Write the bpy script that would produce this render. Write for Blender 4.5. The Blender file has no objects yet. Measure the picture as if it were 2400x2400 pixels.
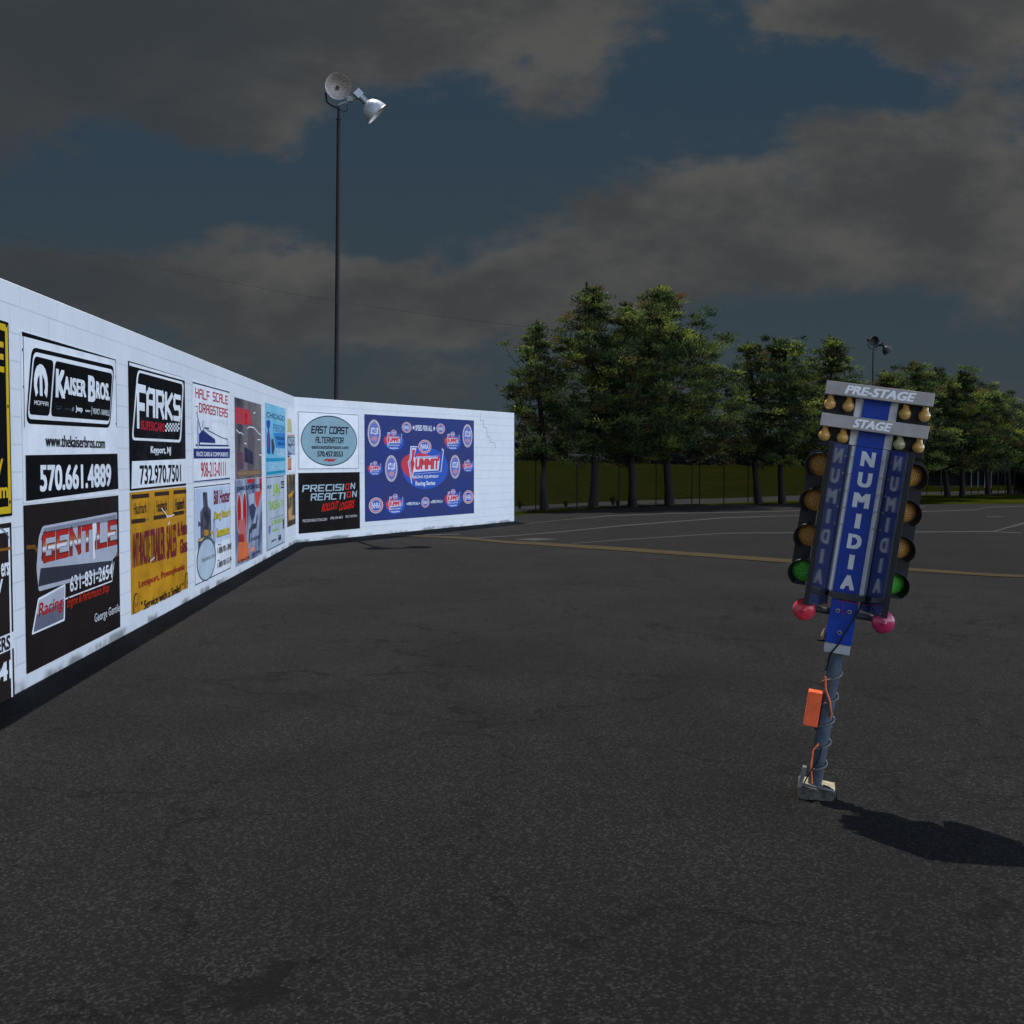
import bpy, math, random
import numpy as np
from mathutils import Vector, Matrix

R = math.radians
SC = bpy.context.scene
COL = SC.collection

# ---------------------------------------------------------------- camera, sky, sun, exposure
F, HOR, CAMZ = 2700.0, 1077.0, 1.72            # focal length and horizon in photo pixels (2400 wide)
PITCH = math.atan((1200 - HOR) / F)
cd = bpy.data.cameras.new('camera')
cam = bpy.data.objects.new('camera', cd)
COL.objects.link(cam)
cam.location = (0, 0, CAMZ)
cam.rotation_euler = (R(90) - PITCH, 0, 0)
cd.sensor_width = 36.0
cd.lens = 36.0 * F / 2400.0
cd.clip_end = 3000
SC.camera = cam

SUN_EL, SUN_AZ = R(66.4), R(-17.7)
world = bpy.data.worlds.new('World')
SC.world = world
world.use_nodes = True
wt = world.node_tree
for n in list(wt.nodes):
    wt.nodes.remove(n)


class NT:
    """small helper to wire nodes"""
    def __init__(s, t):
        s.t = t

    def n(s, typ, **kw):
        nd = s.t.nodes.new(typ)
        for k, v in kw.items():
            setattr(nd, k, v)
        return nd

    def put(s, sock, v):
        if v is None:
            return
        if hasattr(v, 'is_output'):
            s.t.links.new(v, sock)
        elif isinstance(v, (tuple, list)):
            if len(v) == 3 and len(sock.default_value) == 4:
                v = tuple(v) + (1,)
            sock.default_value = v
        else:
            sock.default_value = v

    def math(s, op, a, b=None, c=None):
        nd = s.n('ShaderNodeMath', operation=op)
        for i, v in enumerate((a, b, c)):
            s.put(nd.inputs[i], v)
        return nd.outputs[0]

    def vmath(s, op, a, b=None):
        nd = s.n('ShaderNodeVectorMath', operation=op)
        s.put(nd.inputs[0], a)
        s.put(nd.inputs[1], b)
        return nd.outputs['Value'] if op in ('DOT_PRODUCT', 'LENGTH') else nd.outputs[0]

    def ss(s, x, a, b, lo=0.0, hi=1.0):
        nd = s.n('ShaderNodeMapRange', interpolation_type='SMOOTHSTEP')
        for i, v in enumerate((x, a, b, lo, hi)):
            s.put(nd.inputs[i], v)
        return nd.outputs[0]

    def mix(s, f, a, b, blend='MIX'):
        nd = s.n('ShaderNodeMix', data_type='RGBA', blend_type=blend)
        s.put(nd.inputs['Factor'], f)
        s.put(nd.inputs['A'], a) if False else s.put(nd.inputs[6], a)
        s.put(nd.inputs[7], b)
        return nd.outputs[2]

    def noise(s, vec, scale, detail=4, rough=.55, dist=0.0):
        nd = s.n('ShaderNodeTexNoise')
        s.put(nd.inputs['Vector'], vec)
        nd.inputs['Scale'].default_value = scale
        nd.inputs['Detail'].default_value = detail
        nd.inputs['Roughness'].default_value = rough
        nd.inputs['Distortion'].default_value = dist
        return nd.outputs[0]

    def voro(s, vec, scale, feature='F1', rnd=1.0):
        nd = s.n('ShaderNodeTexVoronoi', feature=feature)
        s.put(nd.inputs['Vector'], vec)
        nd.inputs['Scale'].default_value = scale
        nd.inputs['Randomness'].default_value = rnd
        return nd


def build_world():
    W = NT(wt)
    sky = W.n('ShaderNodeTexSky', sky_type='NISHITA')
    sky.sun_disc = False
    sky.sun_elevation = SUN_EL
    sky.sun_rotation = SUN_AZ
    d = W.n('ShaderNodeTexCoord').outputs['Generated']
    sep = W.n('ShaderNodeSeparateXYZ')
    W.put(sep.inputs[0], d)
    x, y, z = sep.outputs
    # storm clouds in the north; low bright lobe at right added to light walls
    front = W.ss(W.vmath('DOT_PRODUCT', d, (0, .93, .37)), .48, .80)
    wall_fill = W.math('MULTIPLY', W.ss(W.vmath('DOT_PRODUCT', d, (.98, -.20, .05)), -.15, .80, .05, 1.0), W.ss(z, .80, .12, .16, 1.0))
    lobe_sky = W.mix(1.0, sky.outputs[0], (.97, .86, .83), 'MULTIPLY')
    k = W.math('MULTIPLY', wall_fill, 10.2)
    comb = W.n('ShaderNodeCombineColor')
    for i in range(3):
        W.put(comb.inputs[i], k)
    lobe_sky = W.mix(1.0, lobe_sky, comb.outputs[0], 'MULTIPLY')
    # cloud field on the direction sphere
    ys = W.math('MAXIMUM', y, .08)
    u = W.math('DIVIDE', x, ys)
    w = W.math('DIVIDE', z, ys)
    cv = W.n('ShaderNodeCombineXYZ')
    W.put(cv.inputs[0], u)
    W.put(cv.inputs[1], W.math('MULTIPLY', w, 1.75))
    W.put(cv.inputs[2], W.math('MULTIPLY', y, .3))
    cvec = cv.outputs[0]
    fbm = W.noise(cvec, 8.2, 10, .60, .15)
    big = W.noise(W.vmath('ADD', cvec, (3.1, 1.7, .4)), 2.6, 5, .55)
    warp = W.math('MULTIPLY', W.math('SUBTRACT', W.noise(cvec, 9, 5, .6), .5), .10)
    uw = W.math('ADD', u, warp)
    ww = W.math('ADD', w, W.math('MULTIPLY', warp, .7))
    dens = W.math('MULTIPLY', W.math('SUBTRACT', fbm, .5), 2.3)
    dens = W.math('ADD', dens, W.math('MULTIPLY', W.math('SUBTRACT', big, .5), .9))
    dens = W.math('ADD', dens, .0)
    # (px, py, half width, half height, weight) of the cloud banks
    for px, py, a, b, amp in ((330, 130, 420, 210, .95), (830, 90, 260, 170, .75), (1350, 70, 260, 120, .6),
                              (200, 680, 330, 85, .8), (620, 690, 330, 75, .8), (1000, 720, 300, 80, .6), (1700, 560, 420, 130, .6),
                              (2150, 330, 330, 120, .45), (1990, 70, 260, 90, .75), (2250, 60, 260, 100, .5),
                              (1330, 640, 260, 110, .5), (330, 450, 420, 100, -.80), (960, 440, 220, 190, -.75),
                              (1650, 190, 230, 120, -.75), (2120, 190, 200, 70, -.4), (1900, 800, 520, 110, -.45), (1750, 500, 520, 160, .35), (2200, 560, 300, 110, .4),
                              (1330, 330, 300, 120, -.3)):
        e = W.math('ADD', W.math('POWER', W.math('ABSOLUTE', W.math('DIVIDE', W.math('SUBTRACT', uw, (px - 1200) / F), a / F)), 2.0),
                   W.math('POWER', W.math('ABSOLUTE', W.math('DIVIDE', W.math('SUBTRACT', ww, (HOR - py) / F), b / F)), 2.0))
        g = W.math('POWER', 2.718, W.math('MULTIPLY', e, -1.0))
        dens = W.math('MULTIPLY_ADD', g, amp, dens)
    cov = W.ss(dens, -.16, .36)
    lit = W.ss(W.math('ADD', W.noise(W.vmath('ADD', cvec, (0.0, -.02, 0.0)), 7.5, 7, .6), W.math('MULTIPLY', dens, -.12)), .30, .62)
    dark_left = W.math('MULTIPLY', W.ss(W.math('ADD', u, W.math('MULTIPLY', w, -.6)), -.28, -.50), .8)
    blue = W.mix(W.ss(w, .02, .36), (.40, .56, .66), (.27, .49, .74))
    cloud = W.mix(lit, (.50, .54, .57), (.86, .855, .83))
    cloud = W.mix(dark_left, cloud, (.36, .44, .52))
    cloud = W.mix(W.ss(w, .13, .03), cloud, (.50, .58, .63))
    storm = W.mix(cov, blue, cloud)
    storm = W.mix(W.ss(z, .0, -.02), storm, (.05, .05, .05))
    out = W.mix(front, lobe_sky, storm)
    bg = W.n('ShaderNodeBackground')
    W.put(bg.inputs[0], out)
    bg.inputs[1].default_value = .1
    W.put(W.n('ShaderNodeOutputWorld').inputs[0], bg.outputs[0])


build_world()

sl = bpy.data.lights.new('sun', 'SUN')
sl.energy = 5.0
sl.angle = R(.5)
sl.color = (1.0, .95, .87)
sun = bpy.data.objects.new('sun', sl)
COL.objects.link(sun)
sun.location = (-10, 30, 60)
sun.rotation_euler = Vector((.133, -.417, -1)).to_track_quat('-Z', 'Y').to_euler()

SC.view_settings.view_transform = 'Standard'
SC.view_settings.look = 'None'
SC.view_settings.exposure = 0.0
SC.view_settings.gamma = 1.0
SC.view_settings.use_curve_mapping = False


# ---------------------------------------------------------------- helpers
def lin(c):
    if isinstance(c, str):
        c = [int(c[i:i + 2], 16) / 255 for i in (1, 3, 5)]
    return tuple(v / 12.92 if v <= .04045 else ((v + .055) / 1.055) ** 2.4 for v in c)


MATS = {}


def mat(name, col, rough=.6, spec=.3, metal=0.0, var=.0, vscale=6.0, bump=0.0, bscale=40.0, coat=0.0, trans=0.0, ior=1.45):
    if name in MATS:
        return MATS[name]
    m = bpy.data.materials.new(name)
    m.use_nodes = True
    t = NT(m.node_tree)
    b = m.node_tree.nodes['Principled BSDF']
    b.inputs['Base Color'].default_value = tuple(col) + (1,)
    b.inputs['Roughness'].default_value = rough
    b.inputs['Specular IOR Level'].default_value = spec
    b.inputs['Metallic'].default_value = metal
    b.inputs['Coat Weight'].default_value = coat
    b.inputs['Transmission Weight'].default_value = trans
    b.inputs['IOR'].default_value = ior
    if var or bump:
        co = t.n('ShaderNodeTexCoord').outputs['Object']
    if var:
        f = t.ss(t.noise(co, vscale, 6, .65), .3, .7)
        t.put(b.inputs['Base Color'], t.mix(f, tuple(c * (1 - var) for c in col), tuple(min(1, c * (1 + var)) for c in col)))
        t.put(b.inputs['Roughness'], t.ss(f, 0, 1, max(.05, rough - .12), min(1, rough + .12)))
    if bump:
        bn = t.n('ShaderNodeBump')
        bn.inputs['Strength'].default_value = bump
        bn.inputs['Distance'].default_value = .01
        t.put(bn.inputs['Height'], t.noise(co, bscale, 4, .6))
        t.put(b.inputs['Normal'], bn.outputs[0])
    MATS[name] = m
    return m


def ink(c, gloss=.38):
    """printed vinyl: c is the pigment's sRGB colour"""
    key = 'ink_%s' % (c.strip('#'))
    return mat(key, lin(c), gloss + .08, .05, var=.10, vscale=2.3, bump=.2, bscale=2.2)


class MB:
    def __init__(s):
        s.v, s.f, s.mi, s.sm, s.mats = [], [], [], [], []

    def slot(s, m):
        if m not in s.mats:
            s.mats.append(m)
        return s.mats.index(m)

    def add(s, verts, faces, m, smooth=False):
        o = len(s.v)
        k = s.slot(m)
        s.v += [tuple(p) for p in verts]
        for f in faces:
            s.f.append(tuple(o + i for i in f))
            s.mi.append(k)
            s.sm.append(smooth)

    def box(s, c, size, m, rot=None):
        hx, hy, hz = (q / 2 for q in size)
        vs = [Vector((a, b, e)) for a in (-hx, hx) for b in (-hy, hy) for e in (-hz, hz)]
        if rot is not None:
            vs = [rot @ p for p in vs]
        s.add([p + Vector(c) for p in vs], [(0, 1, 3, 2), (4, 6, 7, 5), (0, 4, 5, 1), (2, 3, 7, 6), (0, 2, 6, 4), (1, 5, 7, 3)], m)

    def hexa(s, bot, top, m):
        s.add(list(bot) + list(top), [(3, 2, 1, 0), (4, 5, 6, 7), (0, 1, 5, 4), (1, 2, 6, 5), (2, 3, 7, 6), (3, 0, 4, 7)], m)

    def prism(s, pts, y0, y1, m, smooth=False):
        """outline in x,z, from depth y0 to y1"""
        n = len(pts)
        s.add([(p[0], y0, p[1]) for p in pts] + [(p[0], y1, p[1]) for p in pts],
              [tuple(range(n - 1, -1, -1)), tuple(range(n, 2 * n))], m)
        s.add([(p[0], y0, p[1]) for p in pts] + [(p[0], y1, p[1]) for p in pts],
              [(i, (i + 1) % n, n + (i + 1) % n, n + i) for i in range(n)], m, smooth)

    def lathe(s, prof, origin, axis, m, n=20, smooth=True, cap=False):
        ax = Vector(axis).normalized()
        q = ax.to_track_quat('Z', 'Y')
        vs = []
        for r, z in prof:
            for i in range(n):
                a = 2 * math.pi * i / n
                vs.append(Vector(origin) + q @ Vector((r * math.cos(a), r * math.sin(a), z)))
        fs = [(j * n + i, j * n + (i + 1) % n, (j + 1) * n + (i + 1) % n, (j + 1) * n + i) for j in range(len(prof) - 1) for i in range(n)]
        s.add(vs, fs, m, smooth)
        if cap:
            s.add(vs[:n], [tuple(range(n - 1, -1, -1))], m)
            s.add(vs[-n:], [tuple(range(n))], m)

    def tube(s, p0, p1, r0, m, r1=None, n=10, cap=True):
        p0, p1 = Vector(p0), Vector(p1)
        s.lathe([(r0, 0), (r0 if r1 is None else r1, (p1 - p0).length)], p0, p1 - p0, m, n, True, cap)

    def path(s, pts, r, m, n=7):
        pts = [Vector(p) for p in pts]
        vs, fs = [], []
        for i, p in enumerate(pts):
            t = (pts[min(i + 1, len(pts) - 1)] - pts[max(i - 1, 0)]).normalized()
            q = t.to_track_quat('Z', 'Y')
            rr = r[i] if isinstance(r, (list, tuple)) else r
            for k in range(n):
                a = 2 * math.pi * k / n
                vs.append(p + q @ Vector((rr * math.cos(a), rr * math.sin(a), 0)))
        for i in range(len(pts) - 1):
            for k in range(n):
                fs.append((i * n + k, i * n + (k + 1) % n, (i + 1) * n + (k + 1) % n, (i + 1) * n + k))
        s.add(vs, fs, m, True)
        s.add(vs[:n], [tuple(range(n - 1, -1, -1))], m)
        s.add(vs[-n:], [tuple(range(n))], m)

    def sphere(s, c, r, m, n=16):
        prof = [(max(1e-4, r * math.sin(math.pi * i / n)), -r * math.cos(math.pi * i / n)) for i in range(n + 1)]
        s.lathe(prof, c, (0, 0, 1), m, n)

    def build(s, name, parent=None, bevel=0.0, loc=None):
        me = bpy.data.meshes.new(name)
        me.from_pydata(s.v, [], s.f)
        for m in s.mats:
            me.materials.append(m)
        me.polygons.foreach_set('material_index', s.mi)
        me.polygons.foreach_set('use_smooth', s.sm)
        me.update()
        o = bpy.data.objects.new(name, me)
        COL.objects.link(o)
        if parent is not None:
            o.parent = parent
        if loc is not None:
            o.location = loc
        if bevel:
            b = o.modifiers.new('edge', 'BEVEL')
            b.width = bevel
            b.segments = 2
            b.limit_method = 'ANGLE'
        return o


def tag(o, label, cat=None, group=None, kind=None):
    if label:
        o['label'] = label
    if cat:
        o['category'] = cat
    if group:
        o['group'] = group
    if kind:
        o['kind'] = kind
    return o


def empty(name, loc, label, cat, group=None, rot=(0, 0, 0)):
    o = bpy.data.objects.new(name, None)
    o.empty_display_size = .2
    COL.objects.link(o)
    o.location = loc
    o.rotation_euler = rot
    return tag(o, label, cat, group)


def copy_tree(o, parent=None):
    c = o.copy()
    COL.objects.link(c)
    c.parent = parent
    for ch in list(o.children):
        copy_tree(ch, c)
    return c


FWD = Vector((0, math.cos(PITCH), -math.sin(PITCH)))
UPV = Vector((0, math.sin(PITCH), math.cos(PITCH)))
EYE = Vector((0, 0, CAMZ))


def ray(px, py):
    return Vector((1, 0, 0)) * ((px - 1200) / F) + UPV * ((1200 - py) / F) + FWD


def on_ground(px, py, z=0.0):
    r = ray(px, py)
    return EYE + r * ((z - CAMZ) / r.z)


def at_depth(px, py, D):
    r = ray(px, py)
    return EYE + r * (D / r.y)


# ---------------------------------------------------------------- ground and paving
def ground_mat(name, base, fleck, scale, cracks=0.0, spec=.12, tint=(1, 1, 1), crack_scale=.42):
    m = bpy.data.materials.new(name)
    m.use_nodes = True
    t = NT(m.node_tree)
    b = m.node_tree.nodes['Principled BSDF']
    co = t.n('ShaderNodeTexCoord').outputs['Object']
    v = t.voro(co, scale)
    stone = t.ss(v.outputs['Color'], .25, .95)
    fine = t.noise(co, scale * 2.2, 3, .7)
    patch = t.noise(co, .55, 5, .6, .4)
    streak = t.noise(t.vmath('MULTIPLY', co, (1.0, .22, 1.0)), 1.9, 5, .6)
    c = t.mix(t.math('POWER', stone, 2.6), tuple(q * .62 for q in base), fleck)
    c = t.mix(t.ss(fine, .30, .62), tuple(q * .30 for q in base), c)
    c = t.mix(t.ss(t.math('ADD', patch, t.math('MULTIPLY', streak, .5)), .5, 1.0), t.mix(1.0, c, (.66, .66, .68), 'MULTIPLY'), t.mix(1.0, c, (1.22, 1.2, 1.16), 'MULTIPLY'))
    h = t.math('ADD', t.math('MULTIPLY', v.outputs['Distance'], -.8), fine)
    if cracks:
        wob = t.n('ShaderNodeTexNoise')
        t.put(wob.inputs['Vector'], co)
        wob.inputs['Scale'].default_value = 1.3
        wob.inputs['Detail'].default_value = 7
        wob.inputs['Roughness'].default_value = .66
        cw = t.vmath('ADD', co, t.vmath('MULTIPLY', t.vmath('SUBTRACT', wob.outputs['Color'], (.5, .5, .5)), (1.5, 1.5, 0.0)))
        e1 = t.voro(cw, crack_scale, 'DISTANCE_TO_EDGE').outputs['Distance']
        e2 = t.voro(t.vmath('ADD', cw, (7.3, 2.2, 0.0)), crack_scale * 2.7, 'DISTANCE_TO_EDGE').outputs['Distance']
        some = t.ss(t.noise(co, .5, 3), .48, .62)
        width = t.ss(t.noise(co, 2.1, 3), .32, .6, .15, 1.0)
        k1 = t.math('MULTIPLY', t.ss(e1, .0085, .003), width)
        k2 = t.math('MULTIPLY', t.math('MULTIPLY', t.ss(e2, .012, .005), some), .7)
        crack = t.math('MULTIPLY', t.math('MAXIMUM', k1, k2), cracks * .85)
        c = t.mix(crack, c, tuple(q * .12 for q in base))
        h = t.math('SUBTRACT', h, t.math('MULTIPLY', crack, 1.6))
    pits = t.ss(t.voro(co, 4.5).outputs['Distance'], .055, .03)
    c = t.mix(t.math('MULTIPLY', pits, t.ss(t.noise(co, 7, 2), .5, .6)), c, tuple(q * .2 for q in base))
    t.put(b.inputs['Base Color'], t.mix(1.0, c, tint, 'MULTIPLY'))
    b.inputs['Roughness'].default_value = .9
    b.inputs['Specular IOR Level'].default_value = spec
    bn = t.n('ShaderNodeBump')
    bn.inputs['Strength'].default_value = .75
    bn.inputs['Distance'].default_value = .006
    t.put(bn.inputs['Height'], h)
    t.put(b.inputs['Normal'], bn.outputs[0])
    return m


def grass_mat(name, a, b_, dry, scale=14):
    m = bpy.data.materials.new(name)
    m.use_nodes = True
    t = NT(m.node_tree)
    b = m.node_tree.nodes['Principled BSDF']
    co = t.n('ShaderNodeTexCoord').outputs['Object']
    f = t.noise(t.vmath('MULTIPLY', co, (1.0, .5, 2.5)), scale, 6, .75)
    g = t.noise(co, .35, 5, .6)
    c = t.mix(t.ss(f, .32, .68), a, b_)
    c = t.mix(t.math('MULTIPLY', t.ss(g, .48, .68), .7), c, dry)
    t.put(b.inputs['Base Color'], c)
    b.inputs['Roughness'].default_value = .95
    b.inputs['Specular IOR Level'].default_value = .0
    bn = t.n('ShaderNodeBump')
    bn.inputs['Strength'].default_value = .8
    bn.inputs['Distance'].default_value = .05
    t.put(bn.inputs['Height'], f)
    t.put(b.inputs['Normal'], bn.outputs[0])
    return m


ASPH = ground_mat('asphalt', (.0092, .0090, .0087), (.038, .0375, .0365), 92, 1.0)
TRACK = ground_mat('track_asphalt', (.0088, .0078, .0076), (.017, .015, .0145), 60, .35)
PATHM = ground_mat('path_asphalt', (.015, .015, .0155), (.026, .026, .026), 40, 0)
VERGE = grass_mat('verge_grass', (.0095, .0130, .0016), (.025, .0320, .0030), (.040, .042, .004), 14)
BANK = grass_mat('bank_grass', (.0032, .0044, .0004), (.0112, .0142, .0018), (.0140, .0108, .0024), 9)


def sheet(name, pts, m, z, thick=None):
    mb = MB()
    mb.add([(p[0], p[1], z) for p in pts], [tuple(range(len(pts)))], m)
    o = mb.build(name)
    if o.data.polygons[0].normal.z < 0:
        o.data.flip_normals()
    return tag(o, None, kind='structure')


sheet('ground', [(-900, -400), (900, -400), (900, 1500), (-900, 1500)], BANK, -.008)
edge = [on_ground(x, y) for x, y in ((1120, 1216), (1210, 1207), (1330, 1198), (1450, 1189.5), (1560, 1185.5), (1700, 1183), (2000, 1181.5), (2400, 1181))]
el = edge[0] + (edge[0] - edge[1]) * 6
er = edge[-1] + (edge[-1] - edge[-2]) * 5
sheet('asphalt', [(-60, -25), (60, -25), (er.x + 20, er.y)] + [(p.x, p.y) for p in reversed(edge)] + [(el.x, el.y), (-60, el.y)], ASPH, 0)
# the older, browner racing surface beyond the yellow line
yl = [on_ground(x, y) for x, y in ((860, 1254), (969, 1256.5), (1092, 1262), (1260, 1273.5), (1452, 1287.5), (1700, 1305), (2000, 1326), (2312, 1347.5), (2400, 1351))]
yle = yl[-1] + (yl[-1] - yl[-2]) * 20
inner = [p + Vector((0, -.25, 0)) for p in edge]
sheet('track', [(p.x, p.y) for p in yl] + [(yle.x, yle.y), (er.x, er.y - .25)] + [(p.x, p.y) for p in reversed(inner)] + [(el.x, el.y)], TRACK, .004)
# verge, path and bank beyond
v2 = [on_ground(x, y) for x, y in ((1120, 1208), (1210, 1199), (1330, 1193), (1450, 1187), (1560, 1183), (1700, 1179), (1790, 1176), (2000, 1169), (2180, 1160), (2400, 1158.5))]
v2l, v2r = v2[0] + (v2[0] - v2[1]) * 8, v2[-1] + (v2[-1] - v2[-2]) * 3
sheet('verge', [(p.x, p.y + .05) for p in edge] + [(er.x, er.y)] + [(v2r.x, v2r.y)] + [(p.x, p.y) for p in reversed(v2)] + [(v2l.x, v2l.y), (el.x, el.y)], VERGE, .002)
p2 = [on_ground(x, y) for x, y in ((1120, 1194), (1210, 1186.5), (1330, 1180), (1450, 1174.5), (1560, 1170.5), (1700, 1167.5), (2000, 1156), (2400, 1149))]
p2l, p2r = p2[0] + (p2[0] - p2[1]) * 8, p2[-1] + (p2[-1] - p2[-2]) * 3
sheet('path', [(p.x, p.y) for p in v2] + [(v2r.x, v2r.y), (p2r.x, p2r.y)] + [(p.x, p.y) for p in reversed(p2)] + [(p2l.x, p2l.y), (v2l.x, v2l.y)], PATHM, -.003)


def terrain():
    rng = np.random.default_rng(5)
    xs = np.linspace(-70, 150, 150)
    ts = np.concatenate([np.linspace(0, 1, 26), np.linspace(1.1, 12, 30)])
    base = [(-70, 42.0)] + [(p.x, p.y) for p in p2] + [(150, 66.0)]
    by = np.interp(xs, [b[0] for b in base], [b[1] for b in base])
    X, T = np.meshgrid(xs, ts)
    Y = by[None, :] + T * 30
    top = np.interp(xs, [-20, 6, 16, 24, 40], [1.55, 1.5, 1.15, .9, .7])
    Z = np.clip(T, 0, 1) ** 1.1 * top[None, :] + .09 * np.sin(X * .7 + T * 5) * np.sin(X * .23 + T * 9) * np.clip(T * 4, 0, 1)
    Z += rng.normal(0, .02, Z.shape) * np.clip(T * 4, 0, 1)
    nx, ny = len(xs), len(ts)
    mb = MB()
    mb.add(list(zip(X.ravel(), Y.ravel(), Z.ravel())), [(j * nx + i, j * nx + i + 1, (j + 1) * nx + i + 1, (j + 1) * nx + i) for j in range(ny - 1) for i in range(nx - 1)], BANK, True)
    return tag(mb.build('terrain'), None, kind='structure')


terrain()


# road paint: strips given by their centre line in plan and a width
WPAINT = mat('white_paint_worn', (.042, .041, .039), .8, .1, var=.35, vscale=9)
YPAINT = mat('yellow_paint_worn', (.040, .029, .011), .8, .1, var=.35, vscale=5)


def stripe(rows, m, z=.008):
    """rows of (x, y_top, y_bottom) on the photograph, laid out on the pavement"""
    up = [on_ground(x, a) for x, a, b in rows]
    lo = [on_ground(x, b) for x, a, b in rows]
    n = len(rows)
    mb = MB()
    mb.add([(p.x, p.y, z) for p in lo] + [(p.x, p.y, z) for p in up], [(i, i + 1, n + i + 1, n + i) for i in range(n - 1)], m)
    return tag(mb.build('road_marking'), None, kind='structure')


stripe([(880, 1252, 1254.5), (969, 1254.5, 1258), (1092, 1259.5, 1264), (1180, 1268, 1273.5), (1260, 1271.5, 1278), (1350, 1277, 1284.5), (1452, 1283, 1291), (1700, 1300.5, 1309),
        (2000, 1322, 1330.5), (2312, 1345, 1350.5), (2400, 1348.5, 1354.5), (2700, 1371, 1378)], YPAINT)
stripe([(1150, 1233, 1234.2), (1238, 1227.4, 1228.6), (1329, 1217.4, 1218.6), (1428, 1208.6, 1210.6), (1560, 1203.5, 1205), (1800, 1199, 1200.4), (2170, 1186.6, 1187.8)], WPAINT)
stripe([(1090, 1262, 1263.4), (1180, 1257, 1259), (1317, 1246, 1248), (1455, 1231.8, 1234.2), (1700, 1213, 1215), (2000, 1204, 1205.6), (2285, 1194.8, 1196.4), (2316, 1188.6, 1190.2), (2400, 1186.3, 1187.6)], WPAINT, .0085)
stripe([(1208, 1264.6, 1265.4), (1254, 1261.5, 1268), (1302, 1264.2, 1265)], WPAINT)
stripe([(992, 1252.8, 1255), (1078, 1252.2, 1254)], WPAINT)
stripe([(1339, 1274.4, 1275.8), (1455, 1265.3, 1267), (1700, 1249.5, 1251.5), (2050, 1247, 1249), (2327, 1245.3, 1247.8), (2400, 1224.6, 1229), (2520, 1196, 1200)], WPAINT, .009)
stripe([(2311, 1210.2, 1211.8), (2353, 1211.4, 1212.6)], WPAINT)
stripe([(2329, 1246.2, 1248.2), (2395, 1249.2, 1251)], WPAINT, .0085)

# ---------------------------------------------------------------- painted block wall
G0, GC, GE = on_ground(0, 1647), on_ground(694, 1271.6), on_ground(1205, 1222)
D1 = (GC - G0).normalized()
D2 = (GE - GC).normalized()
N1 = Vector((D1.y, -D1.x, 0))
N2 = Vector((D2.y, -D2.x, 0))
ray0 = ray(0, 651)
WALL_H = CAMZ + ray0.z * ((G0 - EYE).dot(N1) / ray0.dot(N1))


def wall_material():
    m = bpy.data.materials.new('white_block_paint')
    m.use_nodes = True
    t = NT(m.node_tree)
    b = m.node_tree.nodes['Principled BSDF']
    uv = t.n('ShaderNodeUVMap').outputs[0]
    co = t.n('ShaderNodeTexCoord').outputs['Object']
    br = t.n('ShaderNodeTexBrick')
    t.put(br.inputs['Vector'], uv)
    br.inputs['Color1'].default_value = (1, 1, 1, 1)
    br.inputs['Color2'].default_value = (.93, .93, .93, 1)
    br.inputs['Mortar'].default_value = (.0, .0, .0, 1)
    br.inputs['Scale'].default_value = 1.0
    br.inputs['Mortar Size'].default_value = .006
    br.inputs['Mortar Smooth'].default_value = .6
    br.inputs['Brick Width'].default_value = .4064
    br.inputs['Row Height'].default_value = .2032
    joint = br.outputs['Fac']
    n1 = t.noise(co, 1.1, 6, .6)
    n2 = t.noise(co, 26, 4, .7)
    c = t.mix(t.ss(n1, .3, .7), (.72, .73, .74), (.79, .79, .785))
    c = t.mix(t.math('MULTIPLY', joint, t.ss(t.noise(co, .9, 3), .35, .7, .10, .42)), c, (.40, .42, .44))
    sp = t.n('ShaderNodeSeparateXYZ')
    t.put(sp.inputs[0], uv)
    low = t.ss(t.math('ADD', sp.outputs[1], t.math('MULTIPLY', t.noise(co, 2.2, 7, .72), -.17)), .0, -.06)
    c = t.mix(t.math('MULTIPLY', t.math('MULTIPLY', low, t.ss(t.noise(co, 1.4, 4), .45, .6)), .8), c, (.16, .155, .14))
    chip = t.math('MULTIPLY', t.ss(t.voro(co, 5.0).outputs['Distance'], .06, .04), t.ss(t.noise(co, 9, 2), .56, .6))
    c = t.mix(chip, c, (.35, .36, .36))
    runs = t.math('MULTIPLY', t.ss(t.noise(t.vmath('MULTIPLY', co, (3, 3, .25)), 3.2, 5, .65), .58, .75), .22)
    c = t.mix(runs, c, (.52, .52, .48))
    t.put(b.inputs['Base Color'], c)
    b.inputs['Roughness'].default_value = .62
    b.inputs['Specular IOR Level'].default_value = .25
    bn = t.n('ShaderNodeBump')
    bn.inputs['Strength'].default_value = .55
    bn.inputs['Distance'].default_value = .008
    t.put(bn.inputs['Height'], t.math('ADD', t.math('MULTIPLY', joint, -1.0), t.math('MULTIPLY', n2, .22)))
    t.put(b.inputs['Normal'], bn.outputs[0])
    return m


WALLM = wall_material()


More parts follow.
